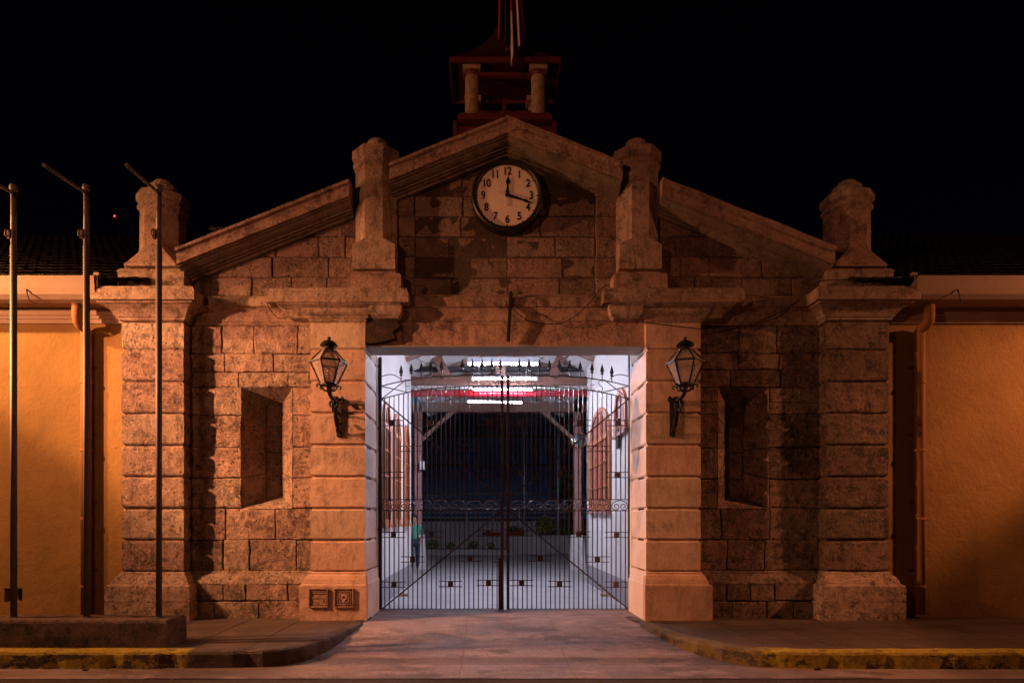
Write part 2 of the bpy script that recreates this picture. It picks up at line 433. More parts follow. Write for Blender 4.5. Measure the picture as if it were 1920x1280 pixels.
def masonry(mb, x0, x1, zs, yf, yb, wmin, wmax, holes=(), clips=(), bev=.014, gap=.009, jit=.008):
    for z0, z1 in zip(zs, zs[1:]):
        iv = [(x0, x1)]
        for hx0, hx1, hz0, hz1 in holes:
            if z0 < hz1 - .01 and z1 > hz0 + .01:
                nv = []
                for a, b in iv:
                    if hx0 > a: nv.append((a, min(b, hx0)))
                    if hx1 < b: nv.append((max(a, hx1), b))
                iv = [q for q in nv if q[1] - q[0] > .05]
        for a, b in iv:
            xs = [a]
            while b - xs[-1] > wmax * 1.15:
                xs.append(xs[-1] + R(wmin, wmax))
            if b - xs[-1] < wmin * .5 and len(xs) > 1: xs.pop()
            xs.append(b)
            for u, v_ in zip(xs, xs[1:]):
                zz = [z0, z1]
                if z1 - z0 > .42 and v_ - u > .5 and R(0, 1) < .10: zz = [z0, (z0 + z1) / 2 + R(-.05, .05), z1]
                for c0, c1 in zip(zz, zz[1:]):
                    j = lambda: R(-jit, jit)
                    p = [(u + gap / 2 + j(), c0 + gap / 2 + j()), (v_ - gap / 2 + j(), c0 + gap / 2 + j()), (v_ - gap / 2 + j(), c1 - gap / 2 + j()), (u + gap / 2 + j(), c1 - gap / 2 + j())]
                    for (ca, cb, cc) in clips: p = clip(p, ca, cb, cc)
                    if len(p) < 3 or area(p) < .006: continue
                    mb.block(p, yf + R(-.004, .008), yb, min(bev, .2 * math.sqrt(area(p))), R(0, 1) ** 1.3)

# ================================================================== GROUND
def sheet(name, mat, x0, x1, y0, y1, zf, nx=2, ny=2, kind='structure'):
    mb = MB(); g = [[mb.v(x0 + (x1 - x0) * i / nx, y0 + (y1 - y0) * j / ny, zf(x0 + (x1 - x0) * i / nx, y0 + (y1 - y0) * j / ny)) for i in range(nx + 1)] for j in range(ny + 1)]
    for j in range(ny):
        for i in range(nx): mb._f((g[j][i], g[j][i + 1], g[j + 1][i + 1], g[j + 1][i]), 0, True)
    o = mb.build(name, mat); o["kind"] = kind; return o
sheet('ground', 'asphalt', -400, 400, -400, 400, lambda x, y: -.30)
sheet('road', 'asphalt', -40, 40, -14, -2.98, lambda x, y: -.205 + .004 * noise.noise(Vector((x * 3, y * 3, 0))), 200, 60)
def dz(x, y):
    t = max(0, min(1, (y + 2.35) / 2.35)); t = t * t * (3 - 2 * t)
    return -.195 + t * .185 + .004 * noise.noise(Vector((x * 1.5, y * 1.5, 3)))
sheet('driveway', 'driveway_concrete', -4.2, 4.2, -2.99, 1.12, dz, 60, 36)
for sx in (-1, 1):
    sheet('gutter_channel', 'driveway_concrete', *((-40, -4.2) if sx < 0 else (4.2, 40)), -2.99, -2.4, lambda x, y: -.20, 30, 2)
sheet('courtyard_floor', 'passage_floor', -14, 14, 1.10, 40, lambda x, y: -.002, 4, 4)

# kerb paths (outer top edge), both curving in to the gate
LP = [(-40, -2.51), (-6.5, -2.51), (-5, -2.51), (-4, -2.50), (-3.4, -2.48), (-3.05, -2.44), (-2.80, -2.34), (-2.62, -2.14), (-2.50, -1.88), (-2.40, -1.50), (-2.32, -1.05), (-2.25, -.55), (-2.20, -.10), (-2.19, .25)]
RP = [(1.98, .25), (1.98, .02), (2.03, -.35), (2.10, -.75), (2.20, -1.15), (2.32, -1.50), (2.48, -1.85), (2.70, -2.15), (2.95, -2.38), (3.2, -2.48), (3.6, -2.52), (5, -2.53), (7, -2.53), (40, -2.53)]
def resample(path, step):
    out = []
    for a, b in zip(path, path[1:]):
        L = math.dist(a, b); n = max(1, int(L / step)) if L < 12 else 14
        for i in range(n): out.append((a[0] + (b[0] - a[0]) * i / n, a[1] + (b[1] - a[1]) * i / n))
    out.append(path[-1]); return out
def kerb(path, sgn):
    mb = MB(); P = resample(path, .13); ls = []; acc = 0; nextj = .6
    for i, p in enumerate(P):
        a = Vector(P[max(i - 1, 0)]); b = Vector(P[min(i + 1, len(P) - 1)]); d = (b - a).normalized(); nrm = Vector((-d.y, d.x))  # to the left of travel = pavement side
        q = Vector(p)
        if i: acc += math.dist(P[i], P[i - 1])
        dent = 0
        if acc > nextj: dent = .030; nextj = acc + R(.55, .95)
        jx = noise.noise(Vector((q.x * 4, q.y * 4, 0))) * .016
        taper = 1.0
        zt = dz(q.x, q.y) if abs(q.x) < 4.2 else -.2
        def pt(o, z): 
            r = q + nrm * o; return (r.x, r.y, z + noise.noise(Vector((r.x * 5, r.y * 5, z * 8))) * .012)
        ls.append([pt(.20, -.03), pt(.19, .010), pt(.05 + jx, .012 - dent), pt(.015 + jx + dent, -.004 - dent), pt(.0 + jx + dent, -.035), pt(-.005 + jx + dent, (zt - .03) * .55), pt(-.012 + dent, zt - .03)])
    mb.loops(ls, 0, True, True, False, closed=False)
    return mb.build('kerb', 'kerb_stone', bevel=0)
for P_ in (LP, RP):
    k = kerb(P_, 1); k["kind"] = 'structure'; k.data.name = 'kerb'
def pavement(path, inner):
    mb = MB(); P = resample(path, .13); rows = []
    for i, p in enumerate(P):
        a = Vector(P[max(i - 1, 0)]); b = Vector(P[min(i + 1, len(P) - 1)]); d = (b - a).normalized(); nrm = Vector((-d.y, d.x)); q = Vector(p) + nrm * .12
        if abs(q.x) < 2.27: continue
        y0 = min(q.y, .4); rows.append([mb.v(q.x, y0 + (.5 - y0) * t / 8, .0 + .004 * noise.noise(Vector((q.x * 2, y0 + (.5 - y0) * t / 8 * 2, 1)))) for t in range(9)])
    for a, b in zip(rows, rows[1:]):
        for t in range(8): mb._f((a[t], b[t], b[t + 1], a[t + 1]), 0, True)
    o = mb.build('sidewalk', 'sidewalk_concrete'); o["kind"] = 'structure'; return o
pavement(LP, 1); pavement(RP, 1)

# ================================================================== GATEHOUSE
gh = thing('gatehouse', 'weathered stone gatehouse with stepped gable, rusticated pillars and four pinnacles around a lit gateway', 'building')
AX = .03; AZ = 8.05; SL = .397      # apex of the raking cornice and its slope
WY = .22                             # face of the recessed walls
C0 = .761; CH = .5145
courses = [C0 + CH * k for k in range(8)] + [4.83]

def outer_pilaster(cx):
    x0, x1 = cx - .505, cx + .505
    t = thing_child('pilaster', gh)
    mb = MB()
    for a, b in zip(courses, courses[1:]):
        e = .034; mb.rings(x0 + R(-.004, .004), x1 + R(-.004, .004), R(-.004, .004), .60, [(-e, a), (-e, a + .009), (-.012, a + .022), (0, a + .045), (0, b - .045), (-.012, b - .022), (-e, b - .009), (-e, b)], R(.1, 1))
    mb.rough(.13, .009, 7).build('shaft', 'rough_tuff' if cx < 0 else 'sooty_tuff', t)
    mb = MB(); mb.rings(x0, x1, 0, .6, [(.17, -.05), (.17, .285), (.163, .292), (.17, .299), (.17, .545), (.155, .565), (.12, .575), (.115, .60), (.10, .64), (.06, .70), (.035, .715), (.03, .745), (0.0, .765)], .4)
    mb.rough(.13, .008, 7).build('plinth', 'rough_tuff', t)
    mb = MB(); mb.rings(x0, x1, 0, .7, [(0, 4.825), (.035, 4.84), (.035, 4.865), (.06, 4.885), (.085, 4.93), (.13, 4.985), (.20, 5.03), (.25, 5.045), (.25, 5.068), (.31, 5.075), (.31, 5.235), (.29, 5.25), (.27, 5.295), (0, 5.32)], .5)
    mb.rough(.16, .005, 5).build('capital', 'cornice_stone', t)
def thing_child(name, parent, loc=(0, 0, 0)):
    o = bpy.data.objects.new(name, None); col.objects.link(o); o.parent = parent; o.location = loc; o.empty_display_size = .2; return o
for cx in (-5.725, 5.71): outer_pilaster(cx)

def gate_pillar(s):
    t = thing_child('gate_pillar', gh)
    xa, xb = sorted((s * 2.278, s * 3.165)); mb = MB()
    inner_left = s > 0
    for k, (a, b) in enumerate(zip(courses, courses[1:])):
        e = .030; sp = .44 if k % 2 else .60
        prof = [(-e, a), (-e, a + .012), (-.004, a + .030), (0, a + .036), (0, b - .036), (-.004, b - .030), (-e, b - .012), (-e, b)]
        mb.rings(xa, xb, 0, sp, prof, R(0, .6), back=0)
        mb.rings(xa, xb, sp + .012, 1.03, [(p[0] - .003, p[1]) for p in prof], R(0, .6), back=0)
    mb.rough(.15, .004, 4).build('shaft', 'smooth_sandstone', t)
    lx, rx = (1, .35) if s < 0 else (.35, 1)
    mb = MB(); mb.rings(xa, xb, 0, 1.03, [(.14, -.15), (.14, .545), (.135, .565), (.10, .575), (.095, .60), (.08, .65), (.05, .705), (.02, .73), (.02, .75), (0, .765)], .3, lx=lx, rx=rx)
    mb.rough(.15, .004, 4).build('plinth', 'smooth_sandstone', t)
    mb = MB(); mb.rings(xa, xb, 0, .7, [(0, 4.80), (.03, 4.835), (.03, 4.86), (.045, 4.865), (.05, 4.89), (.10, 4.93), (.115, 4.96), (.12, 5.0)], .5, lx=1, rx=1)
    mb.rough(.16, .004, 5).build('capital', 'cornice_stone', t)
for s in (-1, 1): gate_pillar(s)
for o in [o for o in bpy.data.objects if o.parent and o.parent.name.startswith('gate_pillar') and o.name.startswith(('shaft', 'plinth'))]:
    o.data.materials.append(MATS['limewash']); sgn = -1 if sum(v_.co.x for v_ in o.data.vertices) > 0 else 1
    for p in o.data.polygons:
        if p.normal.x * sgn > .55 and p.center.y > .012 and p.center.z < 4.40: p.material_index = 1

# masonry backing with the gateway left open (mortar colour, 3 cm behind the block faces)
mb = MB(); yb0, yb1 = WY + .035, .62
def zroof(x, off): return AZ - off - SL * abs(x - AX)
mb.block([(-6.2, 0), (-2.30, 0), (-2.30, 5.3), (-6.2, 5.3)], yb0, yb1, .001) if False else None
for s in (-1, 1):
    xo, xi = s * 5.3, s * 2.30; a, b = sorted((xo, xi))
    n1, n2 = sorted((s * 3.52, s * 4.38))
    for (u, v_, z0, z1) in ((a, n1, 0, 4.9), (n2, b, 0, 4.9), (n1, n2, 0, 1.80), (n1, n2, 3.80, 4.9)):
        mb.box(u, v_, yb0, yb1, z0, z1)
    p = [(a, 4.9), (b, 4.9), (b, 9), (a, 9)]; p = clip(p, SL * s, 1, AZ - .34 + SL * s * AX); mb.block(p, yb0, yb1, .001)
p = [(-2.30, 5.0), (2.30, 5.0), (2.30, 9), (-2.30, 9)]; p = clip(clip(p, SL, 1, AZ - .34 + SL * AX), -SL, 1, AZ - .34 - SL * AX); mb.block(p, yb0, yb1, .001)
mb.build('wall_core', 'mortar', gh)

def zz(l, y=WY): return [PZ(v_, y) for v_ in l]
NZ0, NZ1 = 1.795, 3.80
for s in (-1, 1):
    a, b = sorted((s * 3.165, s * 5.222)); n1, n2 = sorted((s * 3.53, s * 4.37))
    mb = MB()
    cz = [.765, 1.275, NZ0, 2.30, 2.81, 3.34, NZ1, 4.05, 4.36, 4.84] if s < 0 else [.765, 1.275, NZ0, 2.28, 2.80, 3.36, 3.55, NZ1, 4.10, 4.37, 4.84]
    masonry(mb, a, b, cz, WY, WY + .1, .38, .85, holes=[(n1, n2, NZ0, NZ1)])
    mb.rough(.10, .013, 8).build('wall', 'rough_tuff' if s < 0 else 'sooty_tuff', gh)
    mb = MB()
    masonry(mb, a, b, [-.05, .28, .565], .085, WY + .1, .35, .75)
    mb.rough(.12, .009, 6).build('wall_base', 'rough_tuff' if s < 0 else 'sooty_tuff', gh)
    mb = MB(); mb.loops([[(a, WY + .1, z0 - .01), (a, y0, z0)] [::-1] + [] for z0, y0 in ()]) if False else None
    prof = [(.085, .560), (.09, .585), (.105, .61), (.125, .66), (.16, .705), (.185, .72), (.19, .745), (WY, .77), (WY + .12, .77), (WY + .12, .56)]
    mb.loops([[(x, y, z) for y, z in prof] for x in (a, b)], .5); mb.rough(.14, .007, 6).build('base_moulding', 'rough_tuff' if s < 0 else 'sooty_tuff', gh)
    # splayed niche
    nt_ = thing_child('niche', gh); cx = s * 3.95
    mb = MB(); o = [(n1, NZ0), (n2, NZ0), (n2, NZ1), (n1, NZ1)]; i_ = [(cx - .135, 2.02), (cx + .135, 2.02), (cx + .135, 3.57), (cx - .135, 3.57)]
    Y0, Y1 = WY + .006, WY + .33
    for k in range(4):
        p0, p1, q0, q1 = o[k], o[(k + 1) % 4], i_[k], i_[(k + 1) % 4]
        nseg = 4 if k in (1, 3) else 1
        for m_ in range(nseg):
            t0, t1 = m_ / nseg + (.0025 if m_ else 0), (m_ + 1) / nseg - (.0025 if m_ < nseg - 1 else 0)
            L = lambda u, v2, t: (u[0] + (v2[0] - u[0]) * t, u[1] + (v2[1] - u[1]) * t)
            A, B, C, D = L(p0, p1, t0), L(p0, p1, t1), L(q0, q1, t1), L(q0, q1, t0)
            vs = [mb.v(A[0], Y0, A[1]), mb.v(B[0], Y0, B[1]), mb.v(C[0], Y1, C[1]), mb.v(D[0], Y1, D[1])]; mb._f(vs, R(0, 1))
    mb.rough(.12, .007, 6).build('niche_reveal', 'rough_tuff', nt_)
    mb = MB(); masonry(mb, cx - .14, cx + .14, [1.9, 2.3, 2.75, 3.2, 3.6], Y1 + .01, Y1 + .2, .13, .25, bev=.01)
    mb.rough(.12, .008, 6).build('niche_back', 'rough_tuff', nt_)
    # string course on the recessed wall
    mb = MB(); a2, b2 = sorted((s * 3.1, s * 5.3))
    prof = [(WY + .06, 4.82), (WY - .02, 4.825), (WY - .03, 4.86), (WY - .05, 4.88), (WY - .06, 4.94), (WY - .10, 5.02), (WY - .16, 5.07), (WY - .20, 5.08), (WY - .20, 5.20), (WY - .15, 5.26), (WY + .06, 5.31)]
    mb.loops([[(x, y, z) for y, z in prof] for x in (a2, b2)], .4); mb.rough(.15, .006, 5).build('string_course', 'cornice_stone', gh)
    # cornice slab above the gate pillar with its corbels
    a3, b3 = sorted((s * 1.55, s * 3.80)); c = thing_child('cornice', gh)
    mb = MB(); mb.rings(a3 + .1, b3 - .1, -.10, .6, [(.10, 5.065), (.10, 5.225), (.085, 5.24), (.07, 5.30), (-.1, 5.33)], .5, rx=1, lx=1)
    mb.rough(.14, .007, 5).build('cornice_slab', 'cornice_stone', c)
    mb = MB(); mb.rings(a3 + .28, b3 - .28, -.02, .6, [(-.04, 4.875), (-.02, 4.88), (0.0, 4.93), (.05, 4.99), (.12, 5.03), (.15, 5.045), (.155, 5.07)], .5)
    mb.rough(.14, .005, 5).build('bed_mould', 'cornice_stone', c)
    # rounded corbel over the opening
    xi0, xi1 = sorted((s * 1.66, s * 2.20)); mb = MB()
    mb.rings(xi0 + .05, xi1 - .05, -.10, .4, [(-.09, 4.84), (-.03, 4.85), (.02, 4.90), (.045, 4.97), (.05, 5.07)], .2)
    mb.rough(.14, .004, 5).build('corbel', 'cornice_stone', c)
    # gable walling
    mb = MB(); a4, b4 = sorted((s * 1.5, s * 5.3))
    gz = [5.29 + .338 * k for k in range(9)]
    masonry(mb, a4, b4, gz, WY, WY + .1, .42, .95, clips=[(SL * s, 1, AZ - .34 + SL * s * AX)])
    mb.rough(.10, .012, 8).build('gable_wall', 'gable_stone', gh)
    mb = MB(); a5, b5 = sorted((0.03, s * 1.5))
    masonry(mb, a5, b5, gz, WY + .03, WY + .12, .5, .95, clips=[(SL * s, 1, AZ - .34 + SL * s * AX)])
    mb.rough(.12, .009, 6).build('gable_wall', 'gable_stone', gh)
    # raking cornice
    rk = thing_child('raking_cornice', gh)
    def rake(name, prof, xs, amp, tone):
        mb = MB(); mb.loops([[(x, y, AZ - SL * abs(x - AX) + z) for y, z in prof] for x in xs], tone, cap0=True, cap1=True)
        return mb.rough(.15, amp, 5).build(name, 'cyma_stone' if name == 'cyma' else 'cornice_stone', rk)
    for xa_, xb_ in ((AX, s * 1.86), (s * 2.50, s * 5.25)):
        xs = sorted((xa_, xb_))
        rake('coping', [(-.225, -.085), (-.225, -.035), (-.17, .0), (.62, .03), (.62, -.30), (-.175, -.27), (-.175, -.105), (-.19, -.095)], xs, .007, .6)
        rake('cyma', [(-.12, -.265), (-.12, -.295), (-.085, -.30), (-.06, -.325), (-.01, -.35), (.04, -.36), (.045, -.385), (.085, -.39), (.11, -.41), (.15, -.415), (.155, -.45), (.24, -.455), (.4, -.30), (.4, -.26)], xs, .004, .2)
    xs = sorted((s * 1.8, s * 2.6)); rake('coping', [(.30, -.04), (.62, .0), (.62, -.30), (.30, -.27)], xs, .004, .6)

# lintel over the gateway
lt = thing_child('lintel', gh)
mb = MB(); mb.loops([[(x, y, z) for y, z in [(.10, 4.457), (.10, 4.70), (.105, 4.80), (.095, 4.815), (.095, 4.84), (.07, 4.86), (.06, 4.95), (.02, 5.02), (0, 5.05), (.59, 5.05), (.59, 4.457)]] for x in (-2.277, 2.277)], .3)
mb.rough(.15, .004, 4).build('lintel_beam', 'cornice_stone', lt)
mb = MB(); mb.loops([[(x, y, z) for y, z in [(-.03, 5.052), (-.035, 5.20), (.02, 5.25), (.05, 5.27), (.08, 5.29), (.3, 5.30), (.3, 5.052)]] for x in (-1.56, 1.56)], .6)
mb.rough(.14, .007, 5).build('string_course', 'cornice_stone', lt)
mb = MB(); mb.box(-2.275, 2.275, .085, .60, 4.435, 4.453); mb.rough(.3, .003, 3).build('soffit_board', 'soffit_wood', lt)

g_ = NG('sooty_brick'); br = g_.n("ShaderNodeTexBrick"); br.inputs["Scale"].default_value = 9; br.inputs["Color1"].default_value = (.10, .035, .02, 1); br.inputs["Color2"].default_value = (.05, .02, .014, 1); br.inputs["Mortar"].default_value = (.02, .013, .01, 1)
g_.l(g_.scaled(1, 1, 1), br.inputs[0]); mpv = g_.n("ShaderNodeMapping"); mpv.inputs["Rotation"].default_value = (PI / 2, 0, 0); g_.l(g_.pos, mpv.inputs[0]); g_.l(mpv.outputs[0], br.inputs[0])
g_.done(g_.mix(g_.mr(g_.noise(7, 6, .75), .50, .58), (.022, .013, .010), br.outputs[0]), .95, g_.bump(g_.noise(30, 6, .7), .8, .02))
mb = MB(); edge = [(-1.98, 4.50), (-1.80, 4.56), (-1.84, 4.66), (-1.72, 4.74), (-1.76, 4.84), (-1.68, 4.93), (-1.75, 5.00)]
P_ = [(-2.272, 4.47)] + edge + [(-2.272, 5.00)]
mb.loops([[(x, yy, z) for x, z in P_] for yy in (.004, .12)], 0); mb.rough(.2, .006, 8).build('exposed_brick', 'sooty_brick', lt)  # irregular plate of dark, blotched brick over the lintel's left end
# pinnacles
def octa(mb, cx, cy, prof, tone, n=8):
    mb.loops([[(cx + r / math.cos(PI / 8) * math.cos(PI / 8 + t * PI / 4), cy + r / math.cos(PI / 8) * math.sin(PI / 8 + t * PI / 4), z) for t in range(8)] for r, z in prof], tone)
def bell(mb, cx, cy, rings_, tone):
    """square that turns into an octagon: (half width, chamfer 0..1, z)"""
    ls = []
    for h, c, z in rings_:
        k = h * (1 - c * (1 - math.tan(PI / 8)))
        ls.append([(cx + a, cy + b, z) for a, b in ((h, k), (k, h), (-k, h), (-h, k), (-h, -k), (-k, -h), (k, -h), (h, -k))])
    mb.loops(ls, tone)
for s in (-1, 1):
    cx = s * 5.74; cy = .36
    t = thing_child('pinnacle', gh)
    mb = MB(); mb.rings(cx - .51, cx + .51, .0, .9, [(0, 5.28), (.03, 5.31), (.025, 5.60), (.04, 5.63), (.0, 5.68), (-.04, 5.70), (-.05, 5.74)], .5)
    mb.rough(.14, .006, 5).build('pedestal', 'cornice_stone', t)
    mb = MB(); bell(mb, cx, cy, [(.42, .02, 5.70), (.415, .02, 5.74), (.385, .04, 5.79), (.365, .25, 5.86), (.345, .62, 5.95), (.330, .92, 6.04), (.326, 1, 6.10), (.325, 1, 6.55), (.321, 1, 6.555), (.325, 1, 6.56), (.322, 1, 6.76)], .4)
    mb.rough(.14, .003, 5).build('shaft', 'cornice_stone', t)
    mb = MB(); octa(mb, cx, cy, [(.323, 6.70), (.325, 6.72), (.362, 6.755), (.364, 6.80), (.325, 6.815), (.325, 6.845), (.378, 6.885), (.378, 6.985), (.31, 7.02), (.23, 7.03)], .5)
    mb.lathe(cx, cy, [(.235, 7.01), (.235, 7.14), (.225, 7.165), (.17, 7.18), (.16, 7.22), (.13, 7.26), (0.02, 7.30)], 14, .5); mb.rough(.14, .0015, 5).build('cap', 'cornice_stone', t)
    cx = s * 2.18 + (.05 if s < 0 else .0); cy = .30
    t = thing_child('pinnacle', gh)
    mb = MB(); mb.rings(cx - .42, cx + .42, -.02, .6, [(0.02, 5.29), (.02, 5.56), (.0, 5.60), (-.08, 5.63), (-.08, 5.69)], .6)
    mb.rough(.14, .006, 5).build('pedestal', 'cornice_stone', t)
    mb = MB(); bell(mb, cx, cy, [(.345, .02, 5.66), (.345, .02, 6.05), (.344, .05, 6.06), (.338, .9, 6.15), (.337, 1, 6.16), (.337, 1, 7.38)], .2)
    mb.rough(.14, .003, 5).build('shaft', 'cornice_stone', t)
    mb = MB(); octa(mb, cx, cy, [(.337, 7.33), (.338, 7.35), (.372, 7.385), (.374, 7.435), (.34, 7.45), (.34, 7.48), (.388, 7.52), (.388, 7.655), (.32, 7.69), (.18, 7.70)], .4)
    mb.lathe(cx, cy, [(.18, 7.68), (.18, 7.84), (.17, 7.88), (.12, 7.92), (.02, 7.95)], 14, .4); mb.rough(.14, .0015, 5).build('cap', 'cornice_stone', t)

# roof of the gatehouse behind the gable
def tiled(mb, O, U, V, nu, nv, du, dv, r=.08):
    """rows of half-round clay tiles: O origin, U along the eave, V up the slope"""
    O, U, V = Vector(O), Vector(U).normalized(), Vector(V).normalized(); N = U.cross(V).normalized()
    if N.z < 0: N = -N
    for i in range(nu):
        for j in range(nv):
            c = O + U * (i * du) + V * (j * dv); tn = R(0, 1); lift = R(0, .012); tw = R(-.02, .02)
            ls = []
            for (t, rr) in ((0, r), (dv * 1.15, r * .82)):
                base = c + V * t + N * (.035 - .03 * (t > 0) + lift) + U * tw * (t > 0)
                ls.append([base + U * math.cos(a) * rr + N * math.sin(a) * rr for a in [PI * q / 6 for q in range(7)]])
            mb.loops(ls, tn, False, False, True, closed=False)
for s in (-1, 1):
    mb = MB(); p0 = (s * 5.3, .62); 
    z1 = AZ - .12; z0 = AZ - .12 - SL * 5.27
    ls = [[(s * 5.3, .62, z0 - .08), (s * 5.3, 6.1, z0 - .08), (s * 5.3, 6.1, z0), (s * 5.3, .62, z0)], [(AX, .62, z1 - .08), (AX, 6.1, z1 - .08), (AX, 6.1, z1), (AX, .62, z1)]]
    mb.loops(ls, .5); mb.build('roof', 'clay_tiles', gh)
    mb = MB(); a, b = sorted((s * 2.5, s * 5.3)); mb.box(a, b, 5.8, 6.0, 0, 5.6); mb.box(*sorted((s * 5.2, s * 5.3)), .6, 5.8, 0, 5.6); mb.build('rear_wall', 'white_plaster', gh)

# ================================================================== CLOCK
ck = thing('wall_clock', 'large round wall clock with black rim and dark numerals under the gable peak', 'clock', (.028, .1, 6.90))
def cyl_y(mb, cx, cz, prof, n=48, tone=0, smooth=False):
    mb.loops([[(cx + r * math.cos(t * 2 * PI / n), y, cz + r * math.sin(t * 2 * PI / n)) for t in range(n)] for r, y in prof], tone, False, False, smooth)
KX, KZ = .028, 6.90
mb = MB(); cyl_y(mb, KX, KZ, [(.50, .075), (.515, .035), (.53, .02), (.56, .015), (.582, .04), (.585, .07), (.585, .30), (.3, .30)], 64, smooth=False); mb.build('rim', 'clock_black', ck)
mb = MB(); mb.loops([[(KX + .515 * math.cos(t * PI / 32), y, KZ + .515 * math.sin(t * PI / 32)) for t in range(64)] for y in (.075, .2)], 0); mb.build('face', 'clock_face', ck)
def text_mesh(txt, size, ex):
    c = bpy.data.curves.new("t", 'FONT'); c.body = txt; c.size = size; c.align_x = 'CENTER'; c.align_y = 'CENTER'; c.extrude = ex; c.offset = .0035
    o = bpy.data.objects.new("t", c); col.objects.link(o); dg = bpy.context.evaluated_depsgraph_get()
    me = bpy.data.meshes.new_from_object(o.evaluated_get(dg)); bpy.data.objects.remove(o); return me
for h in range(1, 13):
    a = PI / 2 - h * PI / 6; me = text_mesh(str(h), .18, .002); me.name = 'numeral'; me.materials.append(MATS['clock_black'])
    for v_ in me.vertices: v_.co.x *= .78
    o = bpy.data.objects.new('numeral', me); col.objects.link(o); o.parent = ck
    o.location = (.392 * math.cos(a), .070 - .1, .392 * math.sin(a) - 0.0); o.rotation_euler = (PI / 2, 0, 0)
for k in range(60):
    mb = MB(); a = k * PI / 30; five = k % 5 == 0; r_ = .487; c = (KX + r_ * math.cos(a), .071, KZ + r_ * math.sin(a)); q = .010 if five else .0045
    mb.obox(c, ((math.cos(a), 0, math.sin(a)), (0, 1, 0), (-math.sin(a), 0, math.cos(a))), q, .003, q); mb.build('minute_mark', 'clock_black', ck)
def hand(name, ang, pts, y, mat):
    mb = MB(); d = Vector((math.sin(ang), math.cos(ang))); n = Vector((d.y, -d.x))
    for (a, w0), (b, w1) in zip(pts, pts[1:]):
        P = [d * a - n * w0, d * a + n * w0, d * b + n * w1, d * b - n * w1]
        mb.loops([[(KX + p.x, yy, KZ + p.y) for p in P] for yy in (y, y + .006)], 0)
    return mb.build(name, mat, ck)
hand('hour_hand', math.radians(3), [(-.03, .026), (.06, .027), (.12, .018), (.17, .016), (.215, .036), (.25, .030), (.275, .012), (.32, .003)], .052, 'clock_black')
hand('minute_hand', math.radians(108.5), [(-.03, .022), (.04, .026), (.15, .020), (.27, .012), (.33, .026), (.38, .010), (.46, .003)], .040, 'clock_black')
hand('hand_tail', math.radians(288.5), [(.0, .008), (.08, .016), (.15, .018), (.17, .004)], .042, 'hand_white')
hand('hand_tail', math.radians(181), [(.03, .014), (.17, .024)], .056, 'hand_white')

# ================================================================== PLAQUES
def plaque(name, label, px, kind):
    x = PX(px, -.14); z = PZ(1120, -.14); y = -.14
    t = thing(name, label, 'plaque', (x, y, z)); mb = MB()
    h = .152
    for (a, b, c, d) in ((-h, h, h - .016, h), (-h, h, -h, -h + .016), (-h, -h + .016, -h + .016, h - .016), (h - .016, h, -h + .016, h - .016)):
        mb.box(x + a, x + b, y - .030, y + .01, z + c, z + d)
    mb.build('frame', 'cornice_stone', t)
    mb = MB(); mb.box(x - h + .014, x + h - .014, y - .010, y + .01, z - h + .014, z + h - .014)
    if kind == 0:
        for k, zc in enumerate((.105, .075, .0)): mb.box(x - .12, x + .125, y - .018, y - .009, z + zc - .006, z + zc + .006)
        mb.box(x + .02, x + .125, y - .017, y - .009, z - .115, z - .012); mb.box(x - .10, x + .01, y - .014, y - .009, z - .12, z - .105)
    else:
        for q in (.112, .078):
            for (a, b, c, d) in ((-q, q, q - .014, q), (-q, q, -q, -q + .014), (-q, -q + .014, -q + .014, q - .014), (q - .014, q, -q + .014, q - .014)):
                mb.box(x + a, x + b, y - .020, y - .009, z + c, z + d)
    mb.build('panel', 'cornice_stone', t)
    if kind:
        mb = MB(); cyl_y(mb, x, z + .008, [(.028, y - .008), (.030, y - .024), (.048, y - .024), (.052, y - .008)], 24); mb.box(x - .012, x + .012, y - .022, y - .009, z - .075, z - .042); mb.build('emblem', 'smooth_sandstone', t)
plaque('wall_plaque', 'small square ribbed plaque, the left one on the pillar base', 597, 0)
plaque('wall_plaque', 'small square plaque with a ring inside nested squares, on the pillar base nearest the gate', 645, 1)

